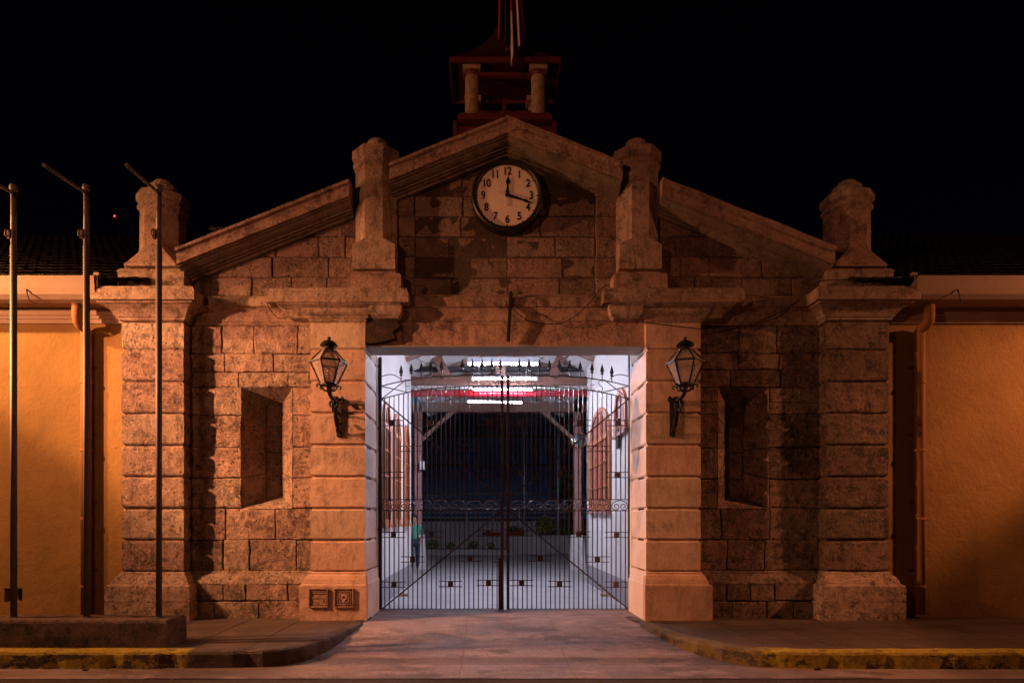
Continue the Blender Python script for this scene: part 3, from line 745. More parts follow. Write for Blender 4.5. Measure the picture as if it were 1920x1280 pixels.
# ================================================================== GATE LEAVES
GY = 1.16
def G(px, py): return (PX(px, GY), GY, PZ(py, GY))
def arc_up(px):  # y pixel of upper arc, symmetric about 947
    t = abs(px - 947) / 233; return 703 + 21 * t ** 3.2 + 0
def arc_lo(px):
    t = abs(px - 947) / 231; return 723.5 + 24.5 * t ** 3.0
STROKES = {
 'F': [[(0, 0), (0, 1), (.6, 1)], [(0, .5), (.5, .5)]], 'A': [[(0, 0), (.35, 1), (.7, 0)], [(.14, .4), (.56, .4)]],
 'B': [[(0, 0), (0, 1), (.4, 1), (.55, .88), (.55, .65), (.4, .52), (0, .52)], [(.4, .52), (.6, .4), (.6, .12), (.42, 0), (0, 0)]],
 'R': [[(0, 0), (0, 1), (.4, 1), (.58, .88), (.58, .62), (.4, .5), (0, .5)], [(.3, .5), (.6, 0)]],
 'I': [[(.3, 0), (.3, 1)]], 'C': [[(.62, .82), (.45, .98), (.2, .98), (.04, .75), (0, .5), (.04, .25), (.2, .02), (.45, .02), (.62, .18)]],
 'N': [[(0, 0), (0, 1), (.6, 0), (.6, 1)]], 'O': [[(.3, 0), (.08, .15), (0, .5), (.08, .85), (.3, 1), (.52, .85), (.6, .5), (.52, .15), (.3, 0)]],
 'L': [[(0, 1), (0, 0), (.55, 0)]], 'D': [[(0, 0), (0, 1), (.3, 1), (.55, .8), (.6, .5), (.55, .2), (.3, 0), (0, 0)]],
 'E': [[(.55, 1), (0, 1), (0, 0), (.55, 0)], [(0, .5), (.45, .5)]],
 'S': [[(.58, .85), (.4, 1), (.18, 1), (.03, .85), (.05, .66), (.3, .52), (.55, .36), (.57, .15), (.4, 0), (.18, 0), (.0, .15)]] }
def spiral(cx, cz, r0, a0, turns, sgn, shrink=.80, n=22):
    pts = []
    for i in range(n + 1):
        t = i / n; r = r0 * (1 - shrink * t); a = a0 + sgn * turns * 2 * PI * t
        pts.append((cx + r * math.cos(a), GY, cz + r * math.sin(a)))
    return pts
def leaf(s):
    lab = ('left leaf of the black iron gate, the one carrying the lock box and lever' if s < 0 else 'right leaf of the black iron gate, without a lock box')
    t = thing('gate_leaf', lab, 'gate', (PX(712 if s < 0 else 1183, GY), GY, 0), 'leaves of the iron entrance gate')
    mx = lambda px: px if s < 0 else 1894 - px           # mirrored layout in facade units
    xo, xi = mx(713), mx(938 if s < 0 else 939)
    mb = MB(); a = G(xo, 673 if s < 0 else 668); b = G(xo, 1152 if s < 0 else 1145); mb.bar(b, a, .06); mb.lathe(a[0], GY, [(.03, a[2]), (.036, a[2] + .02), (.0, a[2] + .05)], 8); mb.build('stile', 'black_iron', t)
    for hy in (687, 803, 993):
        z = PZ(hy, GY); x = PX(mx(706), GY); mb = MB(); mb.bar((PX(mx(713), GY), GY, z), (s * 2.28, GY - .02, z), .05, .07); mb.bar((x, GY - .02, z - .05), (x, GY - .02, z + .05), .05); mb.build('hinge', 'black_iron', t)
    # meeting stile
    mb = MB(); xm = mx(941.5); mb.bar(G(xm, 1147), G(xm, 704), .052, .05); mb.build('meeting_stile', 'rusty_iron', t)
    mb = MB(); mb.bar(G(xo, 1142), G(xi, 1142), .035, .045, up=(0, 1, 0)); mb.build('bottom_rail', 'black_iron', t)
    for py in (936, 957):
        mb = MB(); mb.bar(G(xo, py), G(xi, py), .016, .03, up=(0, 1, 0)); mb.build('rail', 'gate_iron', t)
    up = [G(mx(714 + (939 - 714) * k / 16), arc_up(714 + (939 - 714) * k / 16)) for k in range(17)]
    lo = [G(mx(714 + (939 - 714) * k / 16), arc_lo(714 + (939 - 714) * k / 16)) for k in range(17)]
    for pts in (up, lo):
        mb = MB()
        for p, q in zip(pts, pts[1:]): mb.bar(p, q, .014, .03, up=(0, 1, 0))
        mb.build('arched_rail', 'gate_iron', t)
    n = 25
    for k in range(n):
        px = 721.5 + (932 - 721.5) * k / (n - 1)
        mb = MB(); mb.bar(G(mx(px), 936), G(mx(px), arc_lo(px)), .018); mb.build('bar', 'gate_iron', t)
        mb = MB(); mb.bar(G(mx(px), 1141), G(mx(px), 957), .018); mb.build('bar', 'gate_iron', t)
    for (a, b) in (((715, 748), (939, 934)), ((716, 1141), (939, 958))):
        mb = MB(); pa, pb = Vector(G(mx(a[0]), a[1])), Vector(G(mx(b[0]), b[1])); off = Vector((0, -.018, 0)); mb.bar(pa + off, pb + off, .026, .014, up=(0, 1, 0)); mb.build('diagonal_brace', 'gate_iron', t)
    mb = MB(); mb.bar(G(mx(715), 748), G(mx(762), 711), .014, .02); mb.bar(G(mx(715), 724), G(mx(764), 735), .014, .02)
    arcp = [G(mx(714 + (752 - 714) * k / 8), 706 - 6 * math.sin(PI * .72 * k / 8) + 10 * (k / 8) ** 3) for k in range(9)]
    for p, q in zip(arcp, arcp[1:]): mb.bar(p, q, .012, .02)
    mb.build('corner_ornament', 'gate_iron', t)
    # scrolls
    cw = (938 - 716) / 7
    for k in range(7):
        x0p = 716 + cw * k; xc = PX(mx(x0p + cw / 2), GY); zt, zb = PZ(937.5, GY), PZ(956, GY); hw = abs(PX(cw / 2, GY) - PX(0, GY)) - .008; H = zt - zb
        mb = MB()
        arch = [(xc - hw * math.cos(PI * q / 14), GY, zb + H * .38 + H * .60 * math.sin(PI * q / 14)) for q in range(15)]
        for sg in (-1, 1):
            r = hw * .52; cx_ = xc + sg * (hw - r); cz_ = zb + H * .38
            sp = spiral(cx_, cz_, r, 0 if sg > 0 else PI, 1.35, -sg)
            mb.tube(sp, .009, 5)
        mb.tube(arch, .009, 5); mb.build('scroll', 'gate_iron', t)
    # block ornaments on paired short bars
    orn = [(736, 793, 1), (808, 793, 1), (916, 791, 1), (772, 841, 0), (879, 839, 0), (737, 890, 0 if s < 0 else 1), (844, 888, 0 if s < 0 else 1), (916, 887, 0 if s < 0 else 1),
           (738, 1002, 1), (809, 1001, 1), (916, 999, 1), (774, 1048, 1), (881, 1046, 1), (739, 1095, 1), (845, 1094, 1), (916, 1092, 1)]
    for (px, py, sq) in orn:
        mb = MB(); hwp = 22; l_, r_ = max(715, px - hwp), min(938, px + hwp)
        for dy in (-5, 5):
            a, b = Vector(G(mx(l_), py + dy)), Vector(G(mx(r_), py + dy)); off = Vector((0, -.014, 0)); mb.bar(a + off, b + off, .014, .012)
        c = G(mx(px), py)
        if sq: mb.box(c[0] - .045, c[0] + .045, GY - .03, GY + .015, c[2] - .045, c[2] + .045)
        mb.build('ornament', 'rusty_iron' if (py > 980 and px > 900) else 'gate_iron', t)
    # spear heads
    for px in (752, 771, 790, 808, 828, 867, 886, 904, 922, 938) if s < 0 else (747, 765, 784, 806, 826, 845, 864, 883, 902, 920):
        base = G(mx(px), arc_up(px)); x, z = base[0], base[2]; mb = MB()
        mb.bar((x, GY, z), (x, GY, z + .12), .016)
        mb.loops([[(x + r * c_, GY + r2 * d_, zq) for c_, d_ in ((1, 0), (0, 1), (-1, 0), (0, -1))] for r, r2, zq in ((.012, .012, z + .10), (.030, .03, z + .105), (.030, .03, z + .125), (.012, .012, z + .135), (.037, .016, z + .155), (.030, .012, z + .20), (.002, .002, z + .30))])
        mb.build('spear_head', 'black_iron', t)
    # lettering between the arched rails
    txt = "FABRICA NACIONAL DE LICORES"
    for i, ch in enumerate(txt):
        if ch == ' ': continue
        px = 765 + (1126 - 765) * i / 26.0
        if (px < 947) != (s < 0): continue
        if abs(px - 947) < 7: px = 947 + (10 if px > 947 else -10)
        zt_, zb_ = PZ(arc_up(px), GY) - .012, PZ(arc_lo(px), GY) + .012; x = PX(px, GY); sw = .13
        mb = MB()
        for st in STROKES[ch]:
            pts = [(x + (u - .3) * sw, GY - .008, zb_ + v_ * (zt_ - zb_)) for u, v_ in st]
            for p, q in zip(pts, pts[1:]): mb.bar(p, q, .011, .008)
        mb.build('letter', 'pole_metal', t)
    if s < 0:
        mb = MB(); a = G(934, 1142); b = G(941, 1045); mb.box(PX(934.5, GY), PX(941, GY), GY - .05, GY + .04, a[2], b[2]); mb.build('lock_box', 'rusty_iron', t)
        mb = MB(); mb.tube([G(935, 1053), (PX(932, GY), GY - .09, PZ(1053, GY)), (PX(927, GY), GY - .09, PZ(1052, GY))], .011, 8); mb.build('handle', 'pole_metal', t)
        mb = MB(); mb.box(PX(904, GY), PX(941, GY), GY - .045, GY - .02, PZ(1003, GY), PZ(997, GY)); mb.build('bolt', 'rusty_iron', t)
    else:
        mb = MB(); mb.box(PX(950, GY), PX(975, GY), GY - .045, GY - .02, PZ(1003, GY), PZ(997, GY)); mb.build('bolt', 'rusty_iron', t)
    return t
leaf(-1); leaf(1)

# ================================================================== LANTERNS
def lantern(x0, label, s):
    t = thing('wall_lantern', label, 'lantern', (x0, 0, 3.3), 'wall lanterns beside the gateway')
    yc = -.66
    def hexr(r, z, rot=PI / 6 + .18 * s): return [Vector((x0 + r * math.cos(rot + k * PI / 3), yc + r * math.sin(rot + k * PI / 3), z)) for k in range(6)]
    zb, ze, zt = 3.66, 3.985, 4.17
    B, E_, T = hexr(.125, zb), hexr(.275, ze), hexr(.105, zt)
    mb = MB()
    for k in range(6):
        mb.bar(B[k], E_[k], .020); mb.bar(E_[k], T[k], .020); mb.bar(B[k], B[(k + 1) % 6], .022); mb.bar(E_[k], E_[(k + 1) % 6], .024); mb.bar(T[k], T[(k + 1) % 6], .018)
    mb.build('lantern_frame', 'black_iron', t)
    for k in range(6):
        mb = MB(); q = (k + 1) % 6; c = Vector((x0, yc, 0))
        sh = lambda v_: v_ + (c - v_).to_3d().xy.to_3d() * .02
        mb._f([mb.v(sh(B[k])), mb.v(sh(B[q])), mb.v(sh(E_[q])), mb.v(sh(E_[k]))]); mb._f([mb.v(sh(E_[k])), mb.v(sh(E_[q])), mb.v(sh(T[q])), mb.v(sh(T[k]))])
        mb.build('pane', 'dusty_glass', t)
    mb = MB(); mb.lathe(x0, yc, [(.095, 4.17), (.09, 4.20), (.075, 4.235), (.13, 4.238), (.135, 4.245), (.11, 4.28), (.07, 4.31), (.03, 4.325), (.018, 4.335), (.028, 4.35), (.028, 4.365), (.005, 4.38)], 18); mb.build('cap', 'black_iron', t)
    mb = MB(); mb.lathe(x0, yc, [(.02, zb), (.02, zb + .10), (.022, zb + .12), (.022, zb + .24), (.012, zb + .27), (.002, zb + .28)], 10, smooth=True); mb.build('bulb', 'bulb_glass', t)
    # bracket
    mb = MB(); mb.box(x0 - .042, x0 + .042, -.035, .01, 2.96, 3.58); mb.lathe(x0, -.012, [(.0, 2.93), (.04, 2.96), (.042, 2.97)], 10)
    for zc in (3.0, 3.15): mb.lathe(x0, -.04, [(.018, zc), (.018, zc + .025)], 8)
    mb.build('wall_plate', 'black_iron', t)
    mb = MB()
    def cr(pts, r): 
        out = []
        P = [Vector(p) for p in pts]; P = [P[0]] + P + [P[-1]]
        for i in range(1, len(P) - 2):
            for u in range(6):
                t_ = u / 6; a, b, c, d = P[i - 1:i + 3]
                out.append(.5 * ((2 * b) + (c - a) * t_ + (2 * a - 5 * b + 4 * c - d) * t_ ** 2 + (3 * b - a - 3 * c + d) * t_ ** 3))
        out.append(P[-2]); mb.tube(out, r, 7)
    for q in (-.012, .012):
        x = x0 + q
        cr([(x, -.03, 3.02), (x, -.10, 3.06), (x, -.22, 3.20), (x, -.30, 3.38), (x, -.40, 3.48), (x, -.55, 3.50), (x, -.64, 3.56), (x, -.66, 3.65)], .022)
    cr([(x0, -.03, 3.50), (x0, -.16, 3.56), (x0, -.30, 3.50), (x0, -.34, 3.40), (x0, -.26, 3.34), (x0, -.18, 3.38), (x0, -.19, 3.45), (x0, -.24, 3.45)], .020)
    cr([(x0, -.03, 3.30), (x0, -.12, 3.34), (x0, -.20, 3.28), (x0, -.19, 3.19), (x0, -.12, 3.17), (x0, -.09, 3.22)], .017)
    cr([(x0, -.40, 3.47), (x0, -.46, 3.38), (x0, -.42, 3.30), (x0, -.35, 3.32), (x0, -.36, 3.38)], .016)
    cr([(x0, -.10, 3.06), (x0, -.17, 3.02), (x0, -.19, 3.07), (x0, -.15, 3.09)], .014)
    for sx in (-1, 1):
        cr([(x0, -.05, 3.52), (x0 + sx * .06, -.09, 3.58), (x0 + sx * .09, -.12, 3.52), (x0 + sx * .05, -.12, 3.48)], .018)
        cr([(x0, -.30, 3.40), (x0 + sx * .05, -.34, 3.46), (x0 + sx * .06, -.38, 3.40), (x0 + sx * .02, -.38, 3.36)], .017)
    mb.build('scroll_bracket', 'black_iron', t)
    mb = MB()
    mb.lathe(x0, yc, [(.03, 3.60), (.05, 3.63), (.13, 3.64), (.13, 3.652), (.03, 3.655)], 12)
    for k in range(6):
        a = PI / 6 + k * PI / 3; d = Vector((math.cos(a), math.sin(a), 0)); c = Vector((x0, yc, 0)); cr([c + d * .02 + Vector((0, 0, 3.56)), c + d * .09 + Vector((0, 0, 3.57)), c + d * .13 + Vector((0, 0, 3.63)), c + d * .17 + Vector((0, 0, 3.645)), c + d * .185 + Vector((0, 0, 3.615)), c + d * .165 + Vector((0, 0, 3.60))], .011)
    mb.build('crown_ring', 'black_iron', t)
lantern(-2.695, 'black iron wall lantern left of the gateway, casting scrolled shadows on its pillar', -1)
lantern(2.70, 'black iron wall lantern right of the gateway, with dark cloudy panes', 1)

# ================================================================== SIDE BUILDINGS
def side(s):
    lab = 'ochre plastered wing with cream cornice ' + ('and small low vent, left of the gatehouse' if s < 0 else 'and plain ventless wall, right of the gatehouse')
    t = thing('side_wing', lab, 'building', (s * 11, 3, 0), 'wings flanking the gatehouse')
    xi, xo = s * 6.10, s * 30; y = .21
    mb = MB(); a, b = sorted((xi, xo))
    if s < 0:
        vx0, vx1, vz0, vz1 = PX(8, y), PX(42, y), PZ(1128, y), PZ(1102, y)
        for (p, q, z0, z1) in ((a, vx0, -.2, 5.2), (vx1, b, -.2, 5.2), (vx0, vx1, -.2, vz0), (vx0, vx1, vz1, 5.2)): mb.box(p, q, y, y + .3, z0, z1)
        mb.build('wall', 'orange_plaster', t)
        v = MB(); v.box(vx0, vx1, y + .12, y + .3, vz0, vz1); v.build('vent_recess', 'orange_plaster', t)
        v = MB()
        for k in range(7):
            xx = vx0 + .16 + k * .022; v.box(xx, xx + .010, y + .10, y + .118, vz0 + .03, vz1 - .03)
        v.build('vent_slots', 'clock_black', t)
    else:
        mb.box(a, b, y, y + .3, -.2, 5.2); mb.build('wall', 'orange_plaster', t)
    mb = MB(); prof = [(y + .02, 4.845), (y - .03, 4.85), (y - .035, 4.91), (y - .055, 4.92), (y - .06, 4.96), (y - .08, 4.975), (y - .085, 5.09), (y - .12, 5.12), (y - .15, 5.125), (y - .15, 5.20), (y + .02, 5.20)]
    mb.loops([[(x, yy, z) for yy, z in prof] for x in (a, b)]); mb.build('eaves_cornice', 'cornice_paint', t)
    # half-round gutter
    gxa = s * 6.46; mb = MB(); a2, b2 = sorted((gxa, xo))
    GO = [(-.330, 5.43), (-.328, 5.25), (-.305, 5.155), (-.25, 5.09), (-.16, 5.062), (.0, 5.06), (.10, 5.09), (.14, 5.20)]
    P_ = [(-.318, 5.435)] + [(-.345, 5.43), (-.345, 5.41)] + GO[1:] + [(yy + (.010 if yy < -.2 else -.008), z + .012) for yy, z in GO[::-1]]
    mb.loops([[(x, yy, z) for yy, z in P_] for x in (a2, b2)], 0, False, False)
    mb.loops([[(x, yy, z) for yy, z in GO] for x in sorted((gxa, gxa + s * .006))])
    mb.build('gutter', 'gutter_paint', t)
    # hanging bracket by the pilaster
    mb = MB(); bx = gxa - s * .03
    mb.tube([(bx, -.30, 5.46), (bx, -.31, 5.30), (bx, -.25, 5.14), (bx, -.12, 5.06), (bx, .1, 5.04)], .008, 6); mb.box(bx - .05, bx + .03, -.32, -.27, 5.45, 5.49); mb.build('gutter_hook', 'gutter_paint', t)
    mb = MB(); hx = PX(50, -.33) if s < 0 else PX(1795, -.33)
    mb.tube([(hx, -.33, 5.22), (hx + s * -.01 + .02, -.36, 5.12), (hx + .05, -.33, 5.04), (hx + .10, -.25, 5.02)], [.012, .010, .006, .004], 6); mb.build('loose_strip', 'cable_black', t)
    # downpipe
    px_ = -6.88 if s < 0 else 6.80; dp = MB(); r = .078
    dp.tube([(px_, -.10, 5.10), (px_, -.10, 4.86), (px_, -.09, 4.80), (px_, -.03, 4.76), (px_, .08, 4.73), (px_, .11, 4.70), (px_, .12, 4.62), (px_, .12, .06)], r, 18)
    for z in (3.86, 2.75, 1.63, .52): dp.lathe(px_, .12, [(r, z - .02), (r + .012, z - .018), (r + .012, z + .018), (r, z + .02)], 18)
    dp.build('downpipe', 'pipe_paint', t)
    mb = MB()
    for z in (4.12, 3.01, 1.90, .78): mb.bar((px_ - .13, .19, z), (px_ + .13, .19, z), .012, .03)
    mb.build('pipe_clip', 'rusty_iron', t)
    # roof
    mb = MB(); U = (1, 0, 0); V = (0, 1, .60)
    ls = [[(x, -.15, 5.30), (x, 4.75, 8.30), (x, 9.6, 5.3)] for x in sorted((s * 5.35, xo))]
    mb.loops(ls, .8)
    tiled(mb, (min(s * 5.6, s * 14), -.20, 5.33), U, V, 46, 19, .182, .31)
    mb.build('roof', 'clay_tiles', t)
    if s < 0: pass
side(-1); side(1)

# ================================================================== BELL TURRET
tt = thing('bell_turret', 'small open bell turret with flared red roof behind the gable peak', 'turret', (.02, 1.6, 7.9))
TX = .02
mb = MB(); mb.box(TX - .86, TX + .86, 1.15, 2.15, 7.7, 8.72); mb.build('base_box', 'turret_red', tt, .01)
mb = MB(); mb.box(TX - .80, TX + .80, 1.05, 2.20, 8.84, 8.90); mb.box(TX - .93, TX - .86, 1.10, 1.2, 8.3, 8.8); mb.box(TX + .86, TX + .93, 1.10, 1.2, 8.3, 8.8); mb.box(TX - .84, TX + .84, 1.0, 2.25, 8.76, 8.835); mb.build('base_rail', 'turret_red', tt, .008)
for sx in (-1, 1):
    for yy in (1.20, 2.02):
        mb = MB(); cxx = TX + sx * .60; mb.lathe(cxx, yy, [(.145, 8.90), (.14, 8.93), (.122, 8.97), (.12, 9.60), (.125, 9.66)], 18, smooth=False); mb.box(cxx - .16, cxx + .16, yy - .15, yy + .15, 9.70, 9.78); mb.build('column', 'turret_column', tt)
        mb = MB(); mb.lathe(cxx, yy, [(.13, 9.62), (.15, 9.66), (.14, 9.71)], 18); mb.build('column_band', 'turret_red', tt)
mb = MB(); mb.box(TX - .75, TX + .75, 1.12, 1.22, 9.62, 9.68); mb.box(TX - .75, TX + .75, 1.9, 2.0, 9.42, 9.50); mb.bar((TX, 1.6, 8.9), (TX, 1.6, 9.5), .06); mb.build('bell_frame', 'turret_red', tt, .005)
mb = MB()
ex, y0, y1 = .985, .98, 2.06
P = [(1.0, 9.78), (1.0, 9.84), (.82, 9.96), (.60, 10.12), (.40, 10.32), (.22, 10.58), (.12, 10.80), (.02, 10.95)]
cyy = (y0 + y1) / 2; hy = (y1 - y0) / 2
mb.loops([[(TX + sx * ex * k, cyy + sy * hy * (k if k > .2 else k), z) for sx, sy in ((-1, -1), (1, -1), (1, 1), (-1, 1))] for k, z in P], 0, cap0=False); mb.build('roof', 'turret_roof', tt)
mb = MB()
for (a, b) in (((-1, -1), (1, -1)), ((1, -1), (1, 1)), ((1, 1), (-1, 1)), ((-1, 1), (-1, -1))):
    mb.bar((TX + a[0] * ex, cyy + a[1] * hy, 9.79), (TX + b[0] * ex, cyy + b[1] * hy, 9.79), .03, .09, up=(0, 0, 1))
mb.build('eaves_board', 'turret_red', tt)
mb = MB(); mb.box(TX - .97, TX + .97, 1.0, 2.04, 9.80, 9.825); mb.build('soffit', 'turret_roof', tt)

# flag
fp = thing('flag_staff', 'thin staff rising from the turret roof and carrying the limp flag', 'flagpole', (TX, 1.5, 10.9))
mb = MB(); mb.tube([(TX - .02, 1.45, 10.3), (TX - .02, 1.45, 14.0)], .022, 8); mb.build('pole', 'pole_metal', fp)
mb = MB(); st_l = mb.bm.verts.layers.float.new("stripe")
nu, nv = 72, 48; rows = []
for j in range(nv + 1):
    v_ = j / nv; row = []
    spread = .10 + .12 * v_ ** 1.2
    for i in range(nu + 1):
        u = i / nu; fold = math.sin(u * 24 + v_ * 2.2)
        x = TX - .02 + .11 * v_ + (u - .5) * 2 * spread + .030 * fold * (.4 + v_)
        yv = .80 + .10 * math.cos(u * 24 + .8 + v_ * 1.7) * (.5 + v_) + .04 * math.sin(v_ * 9 + u * 4) + .45 * max(0, .75 - v_)
        zz_ = 13.6 - v_ * (3.55 + .45 * math.exp(-((u - .62) / .22) ** 2) + .10 * math.sin(u * 24))
        p = mb.v(x, yv, zz_); p[st_l] = min(.999, max(0, (.02 + .62 * u + .40 * (v_ - .8) + .30 * math.sin(u * 12 + 1)))) ; row.append(p)
    rows.append(row)
for a, b in zip(rows, rows[1:]):
    for i in range(nu): mb._f((a[i], a[i + 1], b[i + 1], b[i]), 0, True)
fl = mb.build('flag', 'flag_cloth'); tag(fl, 'limp blue, white and red flag hanging in folds over the turret roof', 'flag')
so = fl.modifiers.new('solid', 'SOLIDIFY'); so.thickness = .004

# ================================================================== FLAGPOLES ON THEIR CONCRETE BLOCK
mb = MB(); mb.rings(-12.0, -4.33, -2.23, -1.73, [(0, -.02), (0, .30), (-.006, .318), (-.025, .338)], .4, back=1)
o = mb.rough(.2, .007, 4).build('concrete_block', 'plinth_concrete'); tag(o, 'long stained low concrete block holding the flagpoles', 'concrete block')
pole0 = None
def flagpole():
    t = thing('flagpole', 'x', 'flagpole', (0, 0, 0), 'flagpoles on the concrete block')
    mb = MB(); mb.tube([(0, 0, .30), (0, 0, 5.15)], .038, 14); mb.tube([(0, 0, 5.15), (0, 0, 5.86)], .034, 14); mb.lathe(0, 0, [(.039, .335), (.055, .338), (.055, .352), (.039, .355)], 14); mb.build('pole', 'pole_metal', t, loc=(0, 0, 0))
    mb = MB(); mb.lathe(0, 0, [(.02, 5.85), (.042, 5.87), (.05, 5.905), (.042, 5.94), (.015, 5.955)], 14, smooth=True); mb.build('cap', 'pole_metal', t, loc=(0, 0, 0))
    mb = MB(); mb.tube([(0, -.02, 5.84), (.165, -1.0, 5.63)], .022, 10); mb.build('arm', 'pole_metal', t, loc=(0, 0, 0))
    mb = MB(); mb.bar((-.045, -.02, 5.24), (-.045, -.02, 5.36), .035); mb.tube([(-.045, -.02, 5.25), (-.075, -.05, 5.28), (-.07, -.05, 5.34), (-.045, -.04, 5.36)], .008, 6); mb.build('cleat', 'rusty_iron', t, loc=(0, 0, 0))
    return t
pole0 = flagpole(); pole0.location = (-4.555, -2.0, 0)
pole0["label"] = 'rightmost of the three slim flagpoles, in front of the stone pilaster'
for x, lab in ((-5.495, 'middle one of the three slim flagpoles, in front of the ochre wall'), (-6.44, 'leftmost of the three slim flagpoles, by the low wall vent')):
    c = copy_tree(pole0); c.location = (x, -2.0, 0); c["label"] = lab

# ================================================================== CABLES ON THE FRONT
def catm(pts, n=8):
    P = [Vector(p) for p in pts]; P = [P[0]] + P + [P[-1]]; out = []
    for i in range(1, len(P) - 2):
        for u in range(n):
            t_ = u / n; a, b, c, d = P[i - 1:i + 3]
            out.append(.5 * ((2 * b) + (c - a) * t_ + (2 * a - 5 * b + 4 * c - d) * t_ ** 2 + (3 * b - a - 3 * c + d) * t_ ** 3))
    out.append(P[-2]); return out
def cable(label, pts, r):
    mb = MB(); mb.tube(catm(pts), r, 6); o = mb.build('cable', 'cable_black'); tag(o, label, 'cable')
def Q(px, py, y): return (PX(px, y), y, PZ(py, y))
cable('thin black cable sagging across the lintel to the right cornice block', [Q(955, 572, -.06), Q(980, 595, -.05), Q(1010, 606, -.02), Q(1050, 606, -.02), Q(1075, 595, -.05), Q(1100, 573, -.06), Q(1128, 540, -.06), Q(1142, 533, -.1)], .007)
cable('thin black cable rising from the right pillar across the niche wall to the outer capital', [Q(1203, 604, -.06), Q(1316, 617, -.10), Q(1345, 620, .15), Q(1390, 613, .17), Q(1440, 596, .10), Q(1490, 568, 0.0), Q(1530, 530, -.20), Q(1600, 524, -.33), Q(1690, 520, -.30)], .008)
cable('short loose black wire drooping under the left cornice block', [Q(500, 566, -.16), Q(505, 578, -.05), Q(520, 595, .02), Q(535, 596, .06), Q(552, 588, .0), Q(560, 590, -.02)], .007)
mb = MB(); mb.bar(Q(958, 547, -.08), Q(953, 640, .02), .055, .05); mb.bar(Q(951, 575, -.09), Q(949, 564, -.07), .02); o = mb.build('hanging_bracket', 'cable_black'); tag(o, 'short black iron bar hanging down over the middle of the lintel', 'bracket')

# ================================================================== PASSAGE
ps = thing('covered_passage', 'white walled covered passage behind the gate, with arched wooden windows and timber roof frame', 'passage', (0, 1.1, 0))
for s in (-1, 1):
    a, b = sorted((s * 2.275, s * 2.50)); mb = MB(); mb.box(a, b, 1.035, 5.95, .48, 5.5); mb.build('side_wall', 'white_plaster', ps)
    a, b = sorted((s * 2.272, s * 2.50)); mb = MB(); mb.box(a, b, 1.035, 5.953, -.02, .48); mb.build('wall_dado', 'grey_plaster', ps)
    mb = MB(); mb.loops([[(s * 2.50, y, 5.45), (s * 2.50, y, 5.53), (AX, y, 6.55), (AX, y, 6.47)] for y in (.63, 13.0)], 0); mb.build('ceiling', 'white_plaster', ps)
def arch_pts(y0, y1, z0, z1, rise, n=10):
    """outline in the YZ plane with a round head"""
    c = (y0 + y1) / 2; h = (y1 - y0) / 2
    return [(y0, z0), (y1, z0)] + [(c + h * math.cos(PI * k / n), z1 - rise + rise * math.sin(PI * k / n)) for k in range(n + 1)]
def window(s, y0, y1, z0, z1, rise, transom, rails, nbars, low_dark=None):
    t = thing_child('window', ps); xw = s * 2.272; ins = lambda d: xw - s * d
    out = arch_pts(y0, y1, z0, z1, rise); w_ = .10; inn = arch_pts(y0 + w_, y1 - w_, z0 + w_, z1 - w_, max(.05, rise - w_ * .3))
    mb = MB(); n = len(out)
    for (d0, d1) in ((.0, .05),):
        mb.loops([[(ins(0), p[0], p[1]) for p in out], [(ins(.05), p[0], p[1]) for p in out], [(ins(.05), p[0], p[1]) for p in inn], [(ins(.006), p[0], p[1]) for p in inn]], 0, False, False)
    mb.build('frame', 'window_wood', t)
    mb = MB(); mb.loops([[(ins(.002), p[0], p[1]) for p in inn], [(ins(.010), p[0], p[1]) for p in inn]]); mb.build('panel', 'window_dark' if s < 0 else 'mauve_paint', t)
    mb = MB(); mb.box(*sorted((ins(.008), ins(.06))), y0 + .02, y1 - .02, transom - .05, transom + .05)
    for z in rails: mb.box(*sorted((ins(.008), ins(.045))), y0 + .08, y1 - .08, z - .018, z + .018)
    for k in range(nbars):
        y = y0 + w_ + (y1 - y0 - 2 * w_) * (k + .5) / nbars
        if nbars > 1 or True: mb.box(*sorted((ins(.008), ins(.038))), y - .022, y + .022, z0 + w_, z1 - .12 - .5 * rise * abs(y - (y0 + y1) / 2) / ((y1 - y0) / 2))
    mb.build('window_bars', 'window_wood', t)
    mb = MB(); mb.box(*sorted((ins(0), ins(.08))), y0 - .05, y1 + .05, z0 - .06, z0); mb.build('sill', 'window_wood' if s < 0 else 'mauve_paint', t)
for (a, b) in ((1.55, 2.40), (2.85, 3.80), (4.45, 5.35)): window(-1, a, b, 1.52, 3.90, .42, 3.40, (2.95, 2.45), 3)
window(1, 2.80, 5.35, 1.82, 4.15, .75, 3.42, (2.88, 2.35), 8)
window(1, 1.30, 2.35, 3.28, 4.12, .45, 3.40, (), 3)
mb = MB(); mb.box(2.20, 2.272, 1.80, 1.98, 2.98, 3.55); mb.build('switch_panel', 'clock_black', ps)

# roof frame
y = 5.95
mb = MB(); mb.box(-2.28, 2.28, y, y + .18, 5.09, 5.32); mb.build('tie_beam', 'timber', ps, .01)
mb = MB(); mb.tube([(-2.27, y - .04, 5.03), (2.27, y - .04, 5.03)], .042, 10); mb.build('conduit_pipe', 'white_paint', ps)
mb = MB(); mb.tube([(-2.275, y + .02, 4.88), (2.275, y + .02, 4.88)], .085, 16); mb.build('red_beam', 'red_paint', ps)
mb = MB(); mb.box(-.09, .17, y - .04, y + .12, 5.26, 6.35); mb.build('king_post', 'brace_wood', ps, .01)
for s in (-1, 1):
    mb = MB(); mb.bar((s * 1.36, y - .06, 5.30), (s * 1.85, y - .06, 6.3), .24, .14, up=(0, 1, 0)); mb.build('strut', 'timber', ps, .01)
    mb = MB(); mb.bar((s * 1.46, y + .14, 5.30), (s * 1.60, y + .14, 6.2), .10, .10, up=(0, 1, 0)); mb.build('strut', 'brace_wood', ps, .01)
